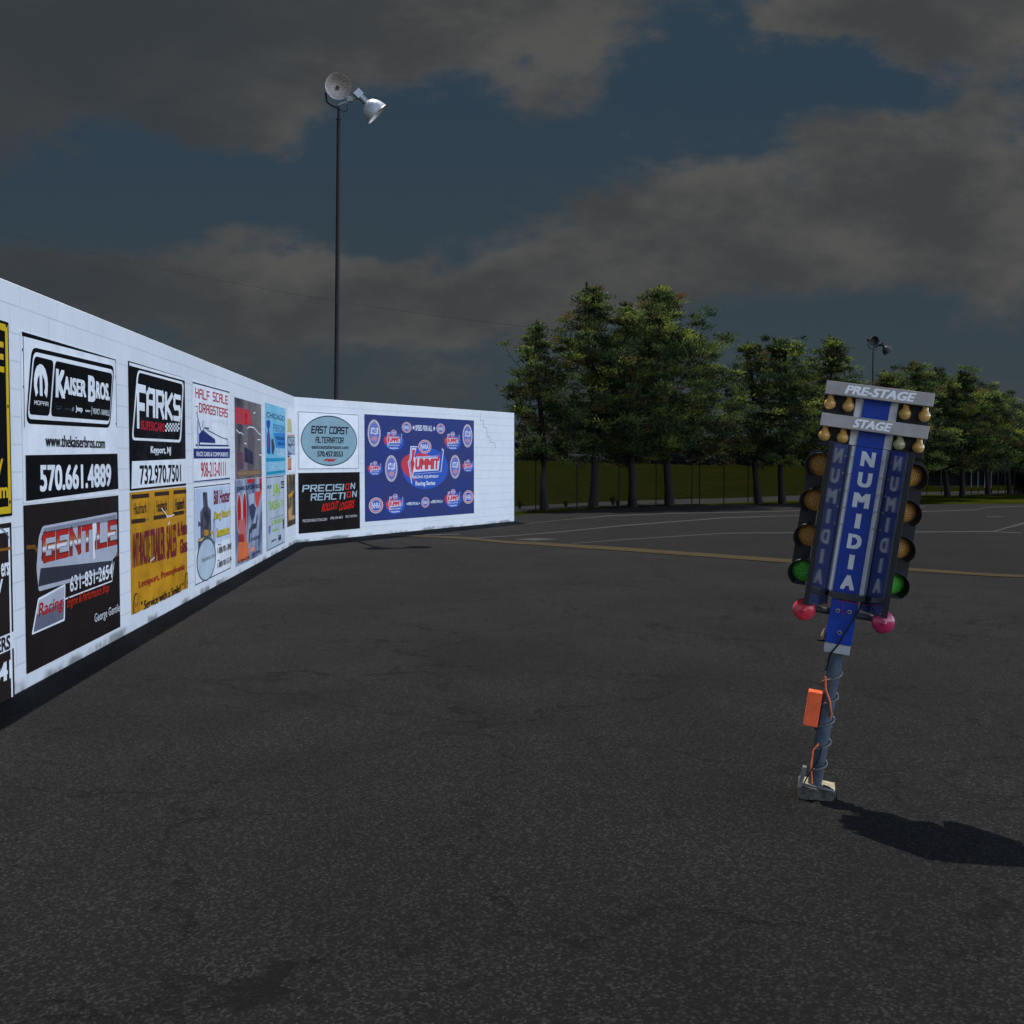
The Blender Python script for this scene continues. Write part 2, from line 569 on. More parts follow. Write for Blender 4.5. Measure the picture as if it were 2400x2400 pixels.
def build_wall():
    A = GC - D1 * 34
    th = .2
    mid = (N1 + N2).normalized() * (th / (N1 + N2).normalized().dot(N1))
    front = [A, GC, GE]
    back = [A - N1 * th, GC - mid, GE - N2 * th]
    s = [-34.0, 0.0, (GE - GC).length]
    ch = .004
    me = bpy.data.meshes.new('block_wall')
    vs, fs, uvs = [], [], []

    def quad(pts, uv):
        o = len(vs)
        vs.extend(pts)
        fs.append((o, o + 1, o + 2, o + 3))
        uvs.extend(uv)

    Z = lambda p, z: (p.x, p.y, z)
    H = WALL_H
    for i in (0, 1):
        n = (N1, N2)[i]
        # front, chamfered top edge, top, back
        inn = [front[i] + (back[i] - front[i]) * (ch / th), front[i + 1] + (back[i + 1] - front[i + 1]) * (ch / th)]
        quad([Z(front[i], -.05), Z(front[i + 1], -.05), Z(front[i + 1], H - ch), Z(front[i], H - ch)], [(s[i], -.05), (s[i + 1], -.05), (s[i + 1], H - ch), (s[i], H - ch)])
        quad([Z(front[i], H - ch), Z(front[i + 1], H - ch), Z(inn[1], H), Z(inn[0], H)], [(s[i], H - ch), (s[i + 1], H - ch), (s[i + 1], H), (s[i], H)])
        quad([Z(inn[0], H), Z(inn[1], H), Z(back[i + 1], H), Z(back[i], H)], [(s[i], .1), (s[i + 1], .1), (s[i + 1], .12), (s[i], .12)])
        quad([Z(back[i + 1], -.05), Z(back[i], -.05), Z(back[i], H), Z(back[i + 1], H)], [(s[i + 1], -.05), (s[i], -.05), (s[i], H), (s[i + 1], H)])
    e = .03
    fe, be = GE + D2 * e - N2 * e, GE - N2 * (th - e) + D2 * e
    L = s[2]
    for a, b_, u0, u1 in ((GE, fe, L, L + .04), (fe, be, L + .04, L + .2), (be, GE - N2 * th, L + .2, L + .24)):
        quad([Z(a, -.05), Z(b_, -.05), Z(b_, H - ch), Z(a, H - ch)], [(u0, -.05), (u1, -.05), (u1, H - ch), (u0, H - ch)])
    o = len(vs)
    vs.extend([Z(GE, H - ch), Z(fe, H - ch), Z(be, H - ch), Z(GE - N2 * th, H), Z(GE - N2 * ch, H)])
    fs.append((o, o + 1, o + 2, o + 3, o + 4))
    uvs.extend([(L, 2.8)] * 5)
    me.from_pydata([tuple(v) for v in vs], [], fs)
    ul = me.uv_layers.new(name='UVMap')
    for i, c in enumerate(uvs):
        ul.data[i].uv = c
    me.materials.append(WALLM)
    w = bpy.data.objects.new('block_wall', me)
    COL.objects.link(w)
    tag(w, 'long white painted concrete block wall bending to the right, hung with sponsor signs', 'wall')
    # stepped settlement crack near the free end, rust runs below the big blue banner
    mb = MB()
    dark = mat('crack_dark', (.20, .20, .20), .9, .1)
    pts = [(1610, 435), (1612, 480), (1630, 480), (1632, 520), (1650, 522), (1652, 575), (1670, 578), (1672, 610), (1698, 612), (1702, 645)]
    loc = []
    for x, y in pts:
        r = ray(500 + x * 750 / 1932, 800 + y * 750 / 1932)
        p = EYE + r * ((GC - EYE).dot(N2) / r.dot(N2)) + N2 * .003
        loc.append(p)
    for a, b_ in zip(loc, loc[1:]):
        d = (b_ - a).normalized()
        q = d.cross(N2).normalized() * .005
        mb.add([a - q - d * .004, b_ - q + d * .004, b_ + q + d * .004, a + q - d * .004], [(0, 1, 2, 3)], dark)
    mb.build('settlement_crack', w)
    return w


build_wall()


# ---------------------------------------------------------------- lettering
FONTCACHE = {}
STROKES = {  # square racing letters on a 4 x 6 grid
    'A': [[(0, 0), (0, 5), (1, 6), (4, 6), (4, 0)], [(0, 3), (4, 3)]], 'B': [[(0, 0), (0, 6), (3.4, 6), (4, 5.2), (4, 3.6), (3.4, 3), (4, 2.4), (4, .6), (3.4, 0), (0, 0)], [(0, 3), (3.4, 3)]],
    'C': [[(4, 6), (.6, 6), (0, 5.3), (0, .7), (.6, 0), (4, 0)]], 'D': [[(0, 0), (0, 6), (3, 6), (4, 5), (4, 1), (3, 0), (0, 0)]],
    'E': [[(4, 6), (0, 6), (0, 0), (4, 0)], [(0, 3), (3.3, 3)]], 'F': [[(4, 6), (0, 6), (0, 0)], [(0, 3), (3.3, 3)]],
    'G': [[(4, 6), (.6, 6), (0, 5.3), (0, .7), (.6, 0), (4, 0), (4, 3), (2.2, 3)]], 'H': [[(0, 0), (0, 6)], [(4, 0), (4, 6)], [(0, 3), (4, 3)]],
    'I': [[(2, 0), (2, 6)]], 'J': [[(4, 6), (4, .7), (3.4, 0), (0, 0), (0, 1.5)]], 'K': [[(0, 0), (0, 6)], [(4, 6), (.4, 3), (4, 0)]],
    'L': [[(0, 6), (0, 0), (4, 0)]], 'M': [[(0, 0), (0, 6), (2, 2.2), (4, 6), (4, 0)]], 'N': [[(0, 0), (0, 6), (4, 0), (4, 6)]],
    'O': [[(.5, 0), (0, .7), (0, 5.3), (.5, 6), (3.5, 6), (4, 5.3), (4, .7), (3.5, 0), (.5, 0)]], 'P': [[(0, 0), (0, 6), (3.4, 6), (4, 5.3), (4, 3.5), (3.4, 2.8), (0, 2.8)]],
    'R': [[(0, 0), (0, 6), (3.4, 6), (4, 5.3), (4, 3.5), (3.4, 2.8), (0, 2.8)], [(2.2, 2.8), (4, 0)]],
    'S': [[(4, 6), (.5, 6), (0, 5.3), (0, 3.6), (.5, 3), (3.5, 3), (4, 2.4), (4, .7), (3.5, 0), (0, 0)]], 'T': [[(0, 6), (4, 6)], [(2, 6), (2, 0)]],
    'U': [[(0, 6), (0, .7), (.6, 0), (3.4, 0), (4, .7), (4, 6)]], 'V': [[(0, 6), (2, 0), (4, 6)]], 'W': [[(0, 6), (1, 0), (2, 3.6), (3, 0), (4, 6)]],
    'X': [[(0, 0), (4, 6)], [(0, 6), (4, 0)]], 'Y': [[(0, 6), (2, 3), (4, 6)], [(2, 3), (2, 0)]], 'Z': [[(0, 6), (4, 6), (0, 0), (4, 0)]],
    '&': [[(4, 0), (.8, 4.6), (1, 6), (2.4, 6), (2.6, 4.6), (0, 2), (0, 0), (2.6, 0), (4, 2.4)]], '.': [[(0, 0), (.4, 0)]], '-': [[(.6, 3), (3.4, 3)]],
}


def stroke_text(txt, wt=1.1, gap=1.9):
    """list of layers [(verts2d, faces)], so that crossing strokes never share a plane"""
    layers, x = [], 0.0
    for ch in txt.upper():
        if ch == ' ':
            x += 3.2
            continue
        adv = {'I': 0.0, '.': .4}.get(ch, 4.0)
        off = {'I': -2.0}.get(ch, 0.0)
        li = 0
        for line in STROKES.get(ch, []):
            for (ax, ay), (bx, by) in zip(line, line[1:]):
                dx, dy = bx - ax, by - ay
                L = math.hypot(dx, dy) or 1
                dx, dy = dx / L, dy / L
                ex = wt / 2
                p0 = (ax - dx * ex, ay - dy * ex)
                p1 = (bx + dx * ex, by + dy * ex)
                nx, ny = -dy * wt / 2, dx * wt / 2
                if li >= len(layers):
                    layers.append(([], []))
                v, f = layers[li]
                o = len(v)
                v += [(p0[0] + nx + x + off, p0[1] + ny), (p0[0] - nx + x + off, p0[1] - ny), (p1[0] - nx + x + off, p1[1] - ny), (p1[0] + nx + x + off, p1[1] + ny)]
                f.append((o, o + 1, o + 2, o + 3))
                li += 1
        x += adv + gap
    return layers


def font_text(txt, bold=0.0, res=3):
    key = (txt, res)
    if key not in FONTCACHE:
        c = bpy.data.curves.new('lettering_curve', 'FONT')
        c.body = txt
        c.resolution_u = res
        o = bpy.data.objects.new('lettering_curve', c)
        me = bpy.data.meshes.new_from_object(o)
        v = [(p.co.x, p.co.y) for p in me.vertices]
        f = [tuple(p.vertices) for p in me.polygons]
        bpy.data.objects.remove(o)
        bpy.data.curves.remove(c)
        bpy.data.meshes.remove(me)
        FONTCACHE[key] = (v, f)
    v, f = FONTCACHE[key]
    if not bold:
        return [(v, f)]
    offs = [(-bold, -bold * .6), (bold, -bold * .6), (-bold, bold * .6), (bold, bold * .6), (0, 0)]
    return [([(x + a, y + b_) for x, y in v], f) for a, b_ in offs]


def lay_text(mb, txt, x0, x1, z0, z1, y, m, shear=0.0, bold=.02, font='b', wt=1.1, step=.00003, rise=0.0):
    """flat lettering in the x,z plane facing -y, fitted into a box; rise shifts the right end up"""
    layers = stroke_text(txt, wt) if font == 's' else font_text(txt, bold)
    allv = [p for v, f in layers for p in v]
    if not allv:
        return
    a0, a1 = min(p[0] for p in allv), max(p[0] for p in allv)
    b0, b1 = min(p[1] for p in allv), max(p[1] for p in allv)
    sh = shear * (z1 - z0)
    W = (x1 - x0) - abs(sh)
    for i, (v, f) in enumerate(layers):
        pts = []
        for px, py in v:
            tz = (py - b0) / max(1e-6, b1 - b0)
            tx = (px - a0) / max(1e-6, a1 - a0)
            pts.append((x0 + tx * W + (sh * tz if sh >= 0 else sh * (tz - 1)), y - i * step, z0 + tz * (z1 - z0) + rise * tx))
        # keep every face turned towards -y
        ff = []
        for q in f:
            ar = sum(pts[q[k]][0] * pts[q[(k + 1) % len(q)]][2] - pts[q[(k + 1) % len(q)]][0] * pts[q[k]][2] for k in range(len(q)))
            ff.append(q if ar > 0 else tuple(reversed(q)))
        mb.add(pts, ff, m)


# ---------------------------------------------------------------- signs on the wall
VA, VB = (0, 600, 700 / 1932), (0, 1100, 700 / 1932)
V1, V2, V3 = (0, 700, 300 / 1932), (0, 1000, 300 / 1932), (0, 1300, 300 / 1449)
V4, V5, V6 = (270, 800, 300 / 1449), (430, 850, 300 / 1932), (430, 1100, 300 / 1932)
V7, V8 = (680, 930, 300 / 1656), (840, 950, 400 / 1932)
VH, VL = (290, 1130, 160 / 1546), (290, 1300, 160 / 1932)
VM, VN = (540, 950, 160 / 1717), (540, 1100, 160 / 1288)
VI = (440, 1120, 120 / 859)
VP = (0, 0, 1.0)


class Sign:
    """a panel on the wall; graphics are printed on it in thin layers, in metres along and up the panel"""
    def __init__(s, wall, box, base, label, cat='sign', thick=.012, group='sponsor signs on the white wall', name='sponsor_sign', wrinkle=0.0):
        s.D, s.N = ((D1, N1), (D2, N2))[wall]
        xl, yt, yb, xr = box
        s.o = None
        a, b_, c = s.hit(xl, yt), s.hit(xl, yb), s.hit(xr, (yt + yb) / 2)
        s.z0, s.z1 = b_.z, a.z
        s.orig = Vector((a.x, a.y, 0)) + Vector((0, 0, s.z0))
        s.w = (c - a).dot(s.D)
        s.h = s.z1 - s.z0
        s.y = s.y0 = -thick
        mb = MB()
        rng = random.Random(label)
        nx = max(2, int(s.w / .25))
        mb.prism([(0, 0), (s.w, 0), (s.w, s.h), (0, s.h)], -thick, -.002, base)
        s.root = mb.build(name)
        s.root.matrix_world = Matrix((
            (s.D.x, -s.N.x, 0, s.orig.x), (s.D.y, -s.N.y, 0, s.orig.y), (0, 0, 1, s.orig.z), (0, 0, 0, 1)))
        tag(s.root, label, cat, group)
        s.cur = None
        s.name = None

    def hit(s, px, py):
        r = ray(px, py)
        return EYE + r * ((GC - EYE).dot(s.N) / r.dot(s.N))

    def pt(s, v, x, y):
        p = s.hit(v[0] + x * v[2], v[1] + y * v[2])
        return ((p - s.orig).dot(s.D), p.z - s.orig.z)

    def part(s, name):
        s.flush()
        s.cur, s.name = MB(), name
        return s

    def flush(s):
        if s.cur is not None and s.cur.v:
            s.cur.build(s.name, s.root)
        s.cur = None

    def lay(s):
        s.y -= .00012
        return s.y

    def poly(s, v, pts, m, r=0.0, clip=True):
        q = [s.pt(v, *p) for p in pts]
        s.lpoly(q, m, r, clip)

    def lpoly(s, q, m, r=0.0, clip=True):
        if r:
            out = []
            n = len(q)
            for i in range(n):
                a, b_, c = Vector(q[i - 1]), Vector(q[i]), Vector(q[(i + 1) % n])
                d0, d1 = (a - b_), (c - b_)
                rr = min(r, d0.length * .45, d1.length * .45)
                p0, p1 = b_ + d0.normalized() * rr, b_ + d1.normalized() * rr
                for k in range(6):
                    t = k / 5
                    out.append(tuple(p0 * (1 - t) ** 2 + b_ * 2 * t * (1 - t) + p1 * t ** 2))
            q = out
        if clip:
            q = [(min(max(p[0], .001), s.w - .001), min(max(p[1], .001), s.h - .001)) for p in q]
        ar = sum(q[k][0] * q[(k + 1) % len(q)][1] - q[(k + 1) % len(q)][0] * q[k][1] for k in range(len(q)))
        if ar < 0:
            q = q[::-1]
        y = s.lay()
        s.cur.add([(p[0], y, p[1]) for p in q], [tuple(range(len(q)))], m)

    def rect(s, x0, z0, x1, z1, m):
        s.lpoly([(x0, z0), (x1, z0), (x1, z1), (x0, z1)], m)

    def ell(s, cx, cz, rx, rz, m, n=36, rot=0.0):
        s.lpoly([(cx + rx * math.cos(2 * math.pi * i / n) * math.cos(rot) - rz * math.sin(2 * math.pi * i / n) * math.sin(rot),
                  cz + rx * math.cos(2 * math.pi * i / n) * math.sin(rot) + rz * math.sin(2 * math.pi * i / n) * math.cos(rot)) for i in range(n)], m)

    def line(s, v, pts, wd, m):
        q = [Vector(s.pt(v, *p)) for p in pts]
        s.lline(q, wd, m)

    def lline(s, q, wd, m):
        q = [Vector(p) for p in q]
        for a, b_ in zip(q, q[1:]):
            d = (b_ - a).normalized()
            n = Vector((-d.y, d.x)) * wd / 2
            e = d * wd * .4
            s.lpoly([tuple(a + n - e), tuple(a - n - e), tuple(b_ - n + e), tuple(b_ + n + e)], m)

    def border(s, inset, wd, m):
        w, h = s.w, s.h
        i = inset
        s.rect(i, i, w - i, i + wd, m)
        s.rect(i, h - i - wd, w - i, h - i, m)
        s.rect(i, i + wd, i + wd, h - i - wd, m)
        s.rect(w - i - wd, i + wd, w - i, h - i - wd, m)

    def text(s, v, txt, box, m, **kw):
        x0, yt, yb, x1 = box
        a, b_ = s.pt(v, x0, yt), s.pt(v, x0, yb)
        c = s.pt(v, x1, (yt + yb) / 2)
        s.ltext(txt, a[0], c[0], b_[1], a[1], m, **kw)

    def ltext(s, txt, x0, x1, z0, z1, m, **kw):
        y = s.lay()
        lay_text(s.cur, txt, x0, x1, z0, z1, y, m, **kw)
        s.y -= .0003
        if s.name == 'lettering':
            s.part('lettering')

    def grommets(s):
        s.part('grommet')
        g = mat('grommet_dark', (.03, .03, .03), .4, .4, .6)
        for i in range(4):
            for zz in (.03, s.h - .03):
                s.ell(.03 + (s.w - .06) * i / 3, zz, .012, .012, g, 8)
        s.flush()


W_, K_ = ink('#e9e9e9'), ink('#0d0d0f')
DKB, RED, NAVY = ink('#2a2220'), ink('#b3202a'), ink('#22306e')
SILV, GREY, YEL = ink('#b4b4bc'), ink('#7d8186'), ink('#d9b224')


def chrome_ink():
    m = bpy.data.materials.new('ink_sunset_fade')
    m.use_nodes = True
    t = NT(m.node_tree)
    b = m.node_tree.nodes['Principled BSDF']
    sp = t.n('ShaderNodeSeparateXYZ')
    t.put(sp.inputs[0], t.n('ShaderNodeTexCoord').outputs['Generated'])
    rp = t.n('ShaderNodeValToRGB')
    e = rp.color_ramp.elements
    e[0].position, e[0].color = 0.0, lin('#c02a18') + (1,)
    e[1].position, e[1].color = 1.0, lin('#b02020') + (1,)
    for p, c in ((.34, '#8a2c22'), (.44, '#e8dede'), (.50, '#f0e6e4'), (.56, '#c06a34'), (.75, '#c82c20')):
        q = e.new(p)
        q.color = lin(c) + (1,)
    t.put(rp.inputs[0], sp.outputs[2])
    t.put(b.inputs['Base Color'], rp.outputs[0])
    b.inputs['Roughness'].default_value = .4
    b.inputs['Specular IOR Level'].default_value = .07
    return m


def photo_ink(name, cols, scale, stretch=(1, 1, 1), seed=0.0):
    """a blurry printed picture: soft patches of several inks"""
    m = bpy.data.materials.new(name)
    m.use_nodes = True
    t = NT(m.node_tree)
    b = m.node_tree.nodes['Principled BSDF']
    co = t.vmath('ADD', t.vmath('MULTIPLY', t.n('ShaderNodeTexCoord').outputs['Object'], stretch), (seed, seed * 1.7, seed * .6))
    rp = t.n('ShaderNodeValToRGB')
    rp.color_ramp.interpolation = 'B_SPLINE'
    e = rp.color_ramp.elements
    n = len(cols)
    e[0].position, e[0].color = .28, lin(cols[0]) + (1,)
    e[1].position, e[1].color = .72, lin(cols[-1]) + (1,)
    for i, c in enumerate(cols[1:-1]):
        q = e.new(.28 + .44 * (i + 1) / (n - 1))
        q.color = lin(c) + (1,)
    t.put(rp.inputs[0], t.noise(co, scale, 4, .55, .8))
    t.put(b.inputs['Base Color'], rp.outputs[0])
    b.inputs['Roughness'].default_value = .35
    b.inputs['Specular IOR Level'].default_value = .07
    return m


def build_signs():
    # -- first column, cut by the picture's left edge (extends towards the viewer)
    s = Sign(0, (-220, 683, 1240, 20), K_, 'black sign with a yellow border and yellow letters, upper one at the wall\'s near end')
    s.part('border').border(.02, .05, YEL)
    s.part('lettering').text(VP, 'E', (-22, 795, 868, 5), YEL, bold=.04)
    s.text(VP, 'y', (-12, 1075, 1118, 3), YEL)
    s.text(VP, '.com', (-42, 1145, 1172, 14.5), YEL, bold=.03)
    s.flush()
    s.part('grommet')
    for y in (765, 953, 1176):
        a = s.pt(VP, 17.5 + (y - 765) * .011, y)
        s.part('grommet').ell(s.w - .045, a[1], .014, .014, K_, 8)
    s.flush()
    s = Sign(0, (-190, 1255, 1790, 28.5), DKB, 'dark brown sign with white outline ending in 041, lower one at the wall\'s near end')
    s.part('border').border(.035, .03, W_)
    s.part('lettering').text(VP, 'ers', (-2, 1321, 1353, 17), W_, bold=.03)
    s.text(VP, 'y', (-12, 1360, 1400, 3), W_)
    s.part('text_band').poly(VP, [(-150, 1555), (27, 1480), (28, 1519), (-150, 1600)], W_)
    s.part('lettering').text(VP, 'TERS', (-26, 1505, 1540, 20), DKB, bold=.04)
    s.text(VP, '041', (-24, 1565, 1612, 25), W_, bold=.06)
    s.flush()
    s.part('picture').line(VP, [(-20, 1230), (0, 1240), (12, 1252), (16, 1260)], .012, GREY)
    s.line(VP, [(-30, 1290), (4, 1288), (22, 1284)], .02, ink('#8a5a1c'))
    s.flush()

    # -- second column, upper: black and white dealer sign
    s = Sign(0, (46, 776, 1181, 271), W_, 'white and black sign with rounded black panel and phone 570.661.4889')
    for x, y in ((1733, 1888), (1738, 1180), (330, 1330), (312, 770)):
        a = s.pt(V1, x, y)
        s.part('screw').ell(min(a[0], s.w - .02), a[1], .011, .011, K_, 8)
    s.part('border').line(V1, [(315, 528), (1725, 905)], .035, K_)
    s.line(V1, [(322, 520), (345, 1932)], .012, K_)
    s.line(V1, [(1725, 900), (1742, 1932)], .012, K_)
    s.part('emblem').poly(V1, [(450, 725), (1705, 1018), (1640, 1952), (362, 1888)], K_, .10)
    s.poly(V1, [(478, 797), (1690, 1075), (1630, 1897), (386, 1814)], W_, .08)
    s.poly(V1, [(490, 863), (787, 935), (722, 1772), (408, 1748)], K_, .06)
    s.poly(V1, [(808, 935), (1676, 1130), (1630, 1846), (740, 1775)], K_, .06)
    s.poly(V1, [(515, 1480), (487, 1330), (486, 1200), (500, 1100), (530, 1020), (575, 985), (580, 1130), (545, 1200), (531, 1300), (548, 1415)], W_)
    s.poly(V1, [(568, 1120), (576, 1465), (617, 1470), (610, 1115)], W_)
    s.poly(V1, [(573, 985), (615, 1000), (655, 1060), (685, 1170), (697, 1290), (693, 1400), (680, 1500), (640, 1420), (655, 1330), (645, 1230), (605, 1125), (578, 1130)], W_)
    s.part('lettering').text(V1, 'MOPAR', (490, 1530, 1598, 705), W_, font='s', wt=.85)
    s.text(V1, 'K', (805, 1052, 1485, 965), W_, bold=.05, shear=.08)
    s.text(V1, 'AISER', (925, 1160, 1435, 1275), W_, bold=.05, shear=.04)
    s.text(V1, 'B', (1298, 1152, 1548, 1420), W_, bold=.05, shear=.05)
    s.text(V1, 'ROS.', (1420, 1240, 1505, 1632), W_, bold=.05, shear=.04)
    s.text(V1, 'CHRYSLER', (800, 1608, 1632, 905), ink('#3a3f48'))
    s.poly(V1, [(788, 1645), (850, 1652), (912, 1655), (850, 1680)], ink('#3a3f48'))
    s.text(V1, 'DODGE', (945, 1645, 1672, 1050), ink('#4a4f58'))
    s.poly(V1, [(1062, 1640), (1090, 1640), (1078, 1700), (1052, 1695)], GREY)
    s.text(V1, 'Jeep', (1110, 1612, 1718, 1215), W_, bold=.03)
    s.text(V1, 'RAM', (1262, 1676, 1706, 1330), W_, bold=.04)
    s.line(V1, [(1357, 1632), (1352, 1752)], .008, W_)
    s.text(V1, 'MUNCY - DANVILLE', (1375, 1650, 1738, 1620), ink('#c4c4c4'), bold=.04)
    s.text(V2, 'www.thekaiserbros.com', (655, 112, 300, 1555), ink('#1a1a1e'), bold=.012)
    s.part('phone_panel').poly(V2, [(356, 430), (1743, 407), (1758, 938), (365, 1122)], K_)
    s.part('lettering').text(V2, '570.661.4889', (560, 575, 985, 1648), W_, bold=.035)
    s.flush()

    # -- second column, lower: chrome and red racing sign
    s = Sign(0, (54, 1185, 1583, 278), ink('#241d1b'), 'dark brown sign with chrome and red slanted letters and phone 631-831-2654')
    s.part('picture').line(VB, [(165, 505), (215, 500), (240, 545)], .03, ink('#7a4c1e'))
    s.line(VB, [(735, 560), (775, 545)], .03, ink('#7a4c1e'))
    s.part('emblem').poly(VB, [(265, 368), (748, 276), (750, 545), (716, 590), (730, 650), (240, 790), (225, 640), (240, 440)], SILV, .03)
    s.poly(VB, [(275, 382), (742, 293), (744, 330), (262, 420)], ink('#85858f'))
    s.poly(VB, [(252, 640), (716, 590), (712, 640), (236, 760)], ink('#3b3b45'))
    s.part('lettering').text(VB, 'GENTILE', (250, 402, 622, 752), ink('#1b1414'), font='s', wt=1.62, shear=.06)
    s.flush()
    s.part('lettering').text(VB, 'GENTILE', (256, 408, 616, 748), CHROME, font='s', wt=1.28, shear=.06)
    s.flush()
    s.part('emblem').poly(VB, [(588, 352), (612, 346), (614, 400), (602, 470), (606, 575), (592, 582), (590, 470)], W_, .01)
    s.poly(VB, [(235, 835), (412, 740), (408, 978), (193, 1072)], W_, .02)
    s.poly(VB, [(240, 848), (406, 757), (401, 968), (204, 1056)], ink('#6a6a78'), .02)
    s.poly(VB, [(240, 848), (406, 757), (404, 850), (225, 940)], SILV, .02)
    s.line(VB, [(412, 838), (715, 722), (728, 600)], .012, W_)
    s.part('lettering').text(VB, 'Racing', (232, 870, 985, 402), RED, bold=.025, shear=.25)
    s.text(VB, '631-831-2654', (440, 694, 796, 718), W_, bold=.014)
    s.text(VB, 'Engine & Performance Shop', (418, 832, 915, 700), ink('#c03020'), bold=.012, shear=.35)
    s.text(VB, 'George Gentile', (600, 935, 1010, 766), ink('#cfcfcf'), bold=.01)
    s.flush()

    # -- third column, upper
    s = Sign(0, (299.5, 846, 1151, 432), K_, 'black sign with white rounded frame, big white slanted letters and phone 732.970.7501')
    s.part('border').line(V4, [(150, 256), (775, 432)], .03, W_)
    s.poly(V4, [(237, 320), (766, 464), (733, 1146), (172, 1118)], W_, .10)
    s.poly(V4, [(250, 350), (752, 486), (720, 1116), (188, 1090)], K_, .08)
    s.part('lettering').text(V4, 'F', (226, 475, 985, 336), W_, font='s', wt=1.35, shear=.03)
    s.text(V4, 'ARKS', (328, 502, 866, 735), W_, font='s', wt=1.4, shear=.06)
    s.text(V4, 'SUPERCARS', (275, 892, 1000, 545), RED, bold=.04)
    s.text(V4, 'Keyport, NJ', (385, 1186, 1290, 618), W_, bold=.035, shear=.08)
    s.part('checker_flag')
    for i in range(10):
        for j in range(4):
            if (i + j) % 2:
                x, y = 552 + i * 16, 925 + j * 24
                s.poly(V4, [(x, y), (x + 16, y), (x + 16, y + 24), (x, y + 24)], W_)
    s.part('phone_panel').poly(V4, [(172, 1358), (792, 1330), (792, 1606), (165, 1670)], W_)
    s.part('lettering').text(V4, '732.970.7501', (258, 1402, 1626, 730), K_, bold=.03)
    s.flush()
    # -- third column, lower: amber banner
    am = mat('amber_banner', lin('#c48a1e'), .45, .06, var=.22, vscale=2.2, bump=.12, bscale=2.0)
    br = ink('#7c2a30')
    dk = ink('#3b2a20')
    s = Sign(0, (303.6, 1154.5, 1443, 436), am, 'amber yellow banner with three small boxed names above tall maroon lettering')
    s.part('emblem')
    for bx in ([(158, 325), (540, 290), (530, 850), (145, 900)], [(680, 265), (995, 237), (985, 760), (662, 810)], [(1110, 222), (1385, 198), (1385, 672), (1100, 722)]):
        (ax, ay), (cx, cy), (ex, ey), (gx, gy) = bx
        s.part('emblem')
        s.line(VH, bx + [bx[0]], .008, dk)
        s.line(VH, [(ax, ay + 10), (cx, cy + 10)], .045, dk)
        s.line(VH, [(gx, gy), (gx + (ex - gx) * .8, gy + (ey - gy) * .8)], .045, dk)
        s.text(VH, 'Haulmark', (ax + (cx - ax) * .1, ay + 150, ay + 420, ax + (cx - ax) * .88), dk, bold=.02)
    s.part('lettering').text(VH, 'ANTHRACITE', (160, 1165, 1960, 560), br, bold=.035)
    s.text(VH, 'TRAILER', (575, 1070, 1850, 905), br, bold=.035)
    s.text(VH, 'SALES', (940, 990, 1755, 1165), br, bold=.035)
    s.text(VH, '& Auto', (1190, 905, 1240, 1405), br, bold=.04)
    s.text(VH, 'Glass', (1240, 1300, 1630, 1408), br, bold=.03)
    s.text(VL, 'Leesport, Pennsylvania', (385, 745, 1010, 1690), ink('#a82c2c'), bold=.012)
    s.text(VL, '" Service with a Smile! "', (445, 1330, 1610, 1655), dk, bold=.012)
    s.part('emblem')
    for cx, cy in ((310, 1500), (1745, 850)):
        a = s.pt(VL, cx, cy)
        s.part('smiley_face')
        s.ell(a[0], a[1], .10, .15, dk)
        s.ell(a[0], a[1], .088, .136, am)
        s.ell(a[0] - .03, a[1] + .03, .01, .03, dk, 10)
        s.ell(a[0] + .03, a[1] + .03, .01, .03, dk, 10)
        s.lline([(a[0] - .05, a[1] - .04), (a[0] - .02, a[1] - .075), (a[0] + .02, a[1] - .075), (a[0] + .05, a[1] - .04)], .012, dk)
    s.part('tear')
    for q in ([(815, 590), (900, 700), (960, 815)], [(940, 770), (1030, 770), (1100, 735)], [(560, 1790), (610, 1745), (650, 1700)], [(960, 960), (1000, 905)]):
        s.part('tear').line(VH, q, .014, W_)
    s.flush()

    # -- fourth column
    s = Sign(0, (447.5, 890, 1131, 537.5), W_, 'white sign with red block letters and a blue dragster drawing, phone 908-213-0111')
    s.part('border').line(V5, [(122, 297), (688, 450)], .018, ink('#222a4a'))
    s.line(V5, [(145, 1802), (688, 1745)], .022, NAVY)
    s.line(V5, [(122, 297), (140, 1800)], .01, GREY)
    s.part('lettering').text(V5, 'HALF', (163, 368, 528, 382), RED, font='s', wt=1.15)
    s.text(V5, 'SCALE', (425, 432, 585, 655), RED, font='s', wt=1.15)
    s.text(V5, 'DRAGSTERS', (218, 598, 755, 655), RED, font='s', wt=1.15)
    s.text(V5, '908-213-0111', (246, 1500, 1735, 625), RED, bold=.012)
    s.part('text_band').poly(V5, [(137, 1296), (686, 1296), (686, 1440), (140, 1448)], NAVY)
    s.part('lettering').text(V5, 'RACE CARS & COMPONENTS', (180, 1340, 1412, 658), W_, bold=.02)
    s.part('picture')
    s.poly(V5, [(205, 1090), (280, 1010), (345, 1070), (460, 1155), (465, 1215), (235, 1205), (225, 1245), (205, 1245)], NAVY)
    s.line(V5, [(160, 660), (200, 660), (190, 760), (170, 755)], .012, GREY)
    s.line(V5, [(185, 760), (215, 900), (250, 1040)], .03, ink('#5a689a'))
    s.line(V5, [(330, 1010), (560, 1130), (650, 1160)], .012, NAVY)
    s.line(V5, [(168, 1245), (665, 1255)], .022, NAVY)
    s.line(V5, [(640, 1130), (655, 1240)], .02, ink('#8d93ad'))
    s.line(V5, [(300, 985), (365, 992)], .02, NAVY)
    a = s.pt(V5, 285, 945)
    s.ell(a[0], a[1], .05, .06, GREY)
    s.ell(a[0], a[1], .04, .05, W_)
    a = s.pt(V5, 200, 1080)
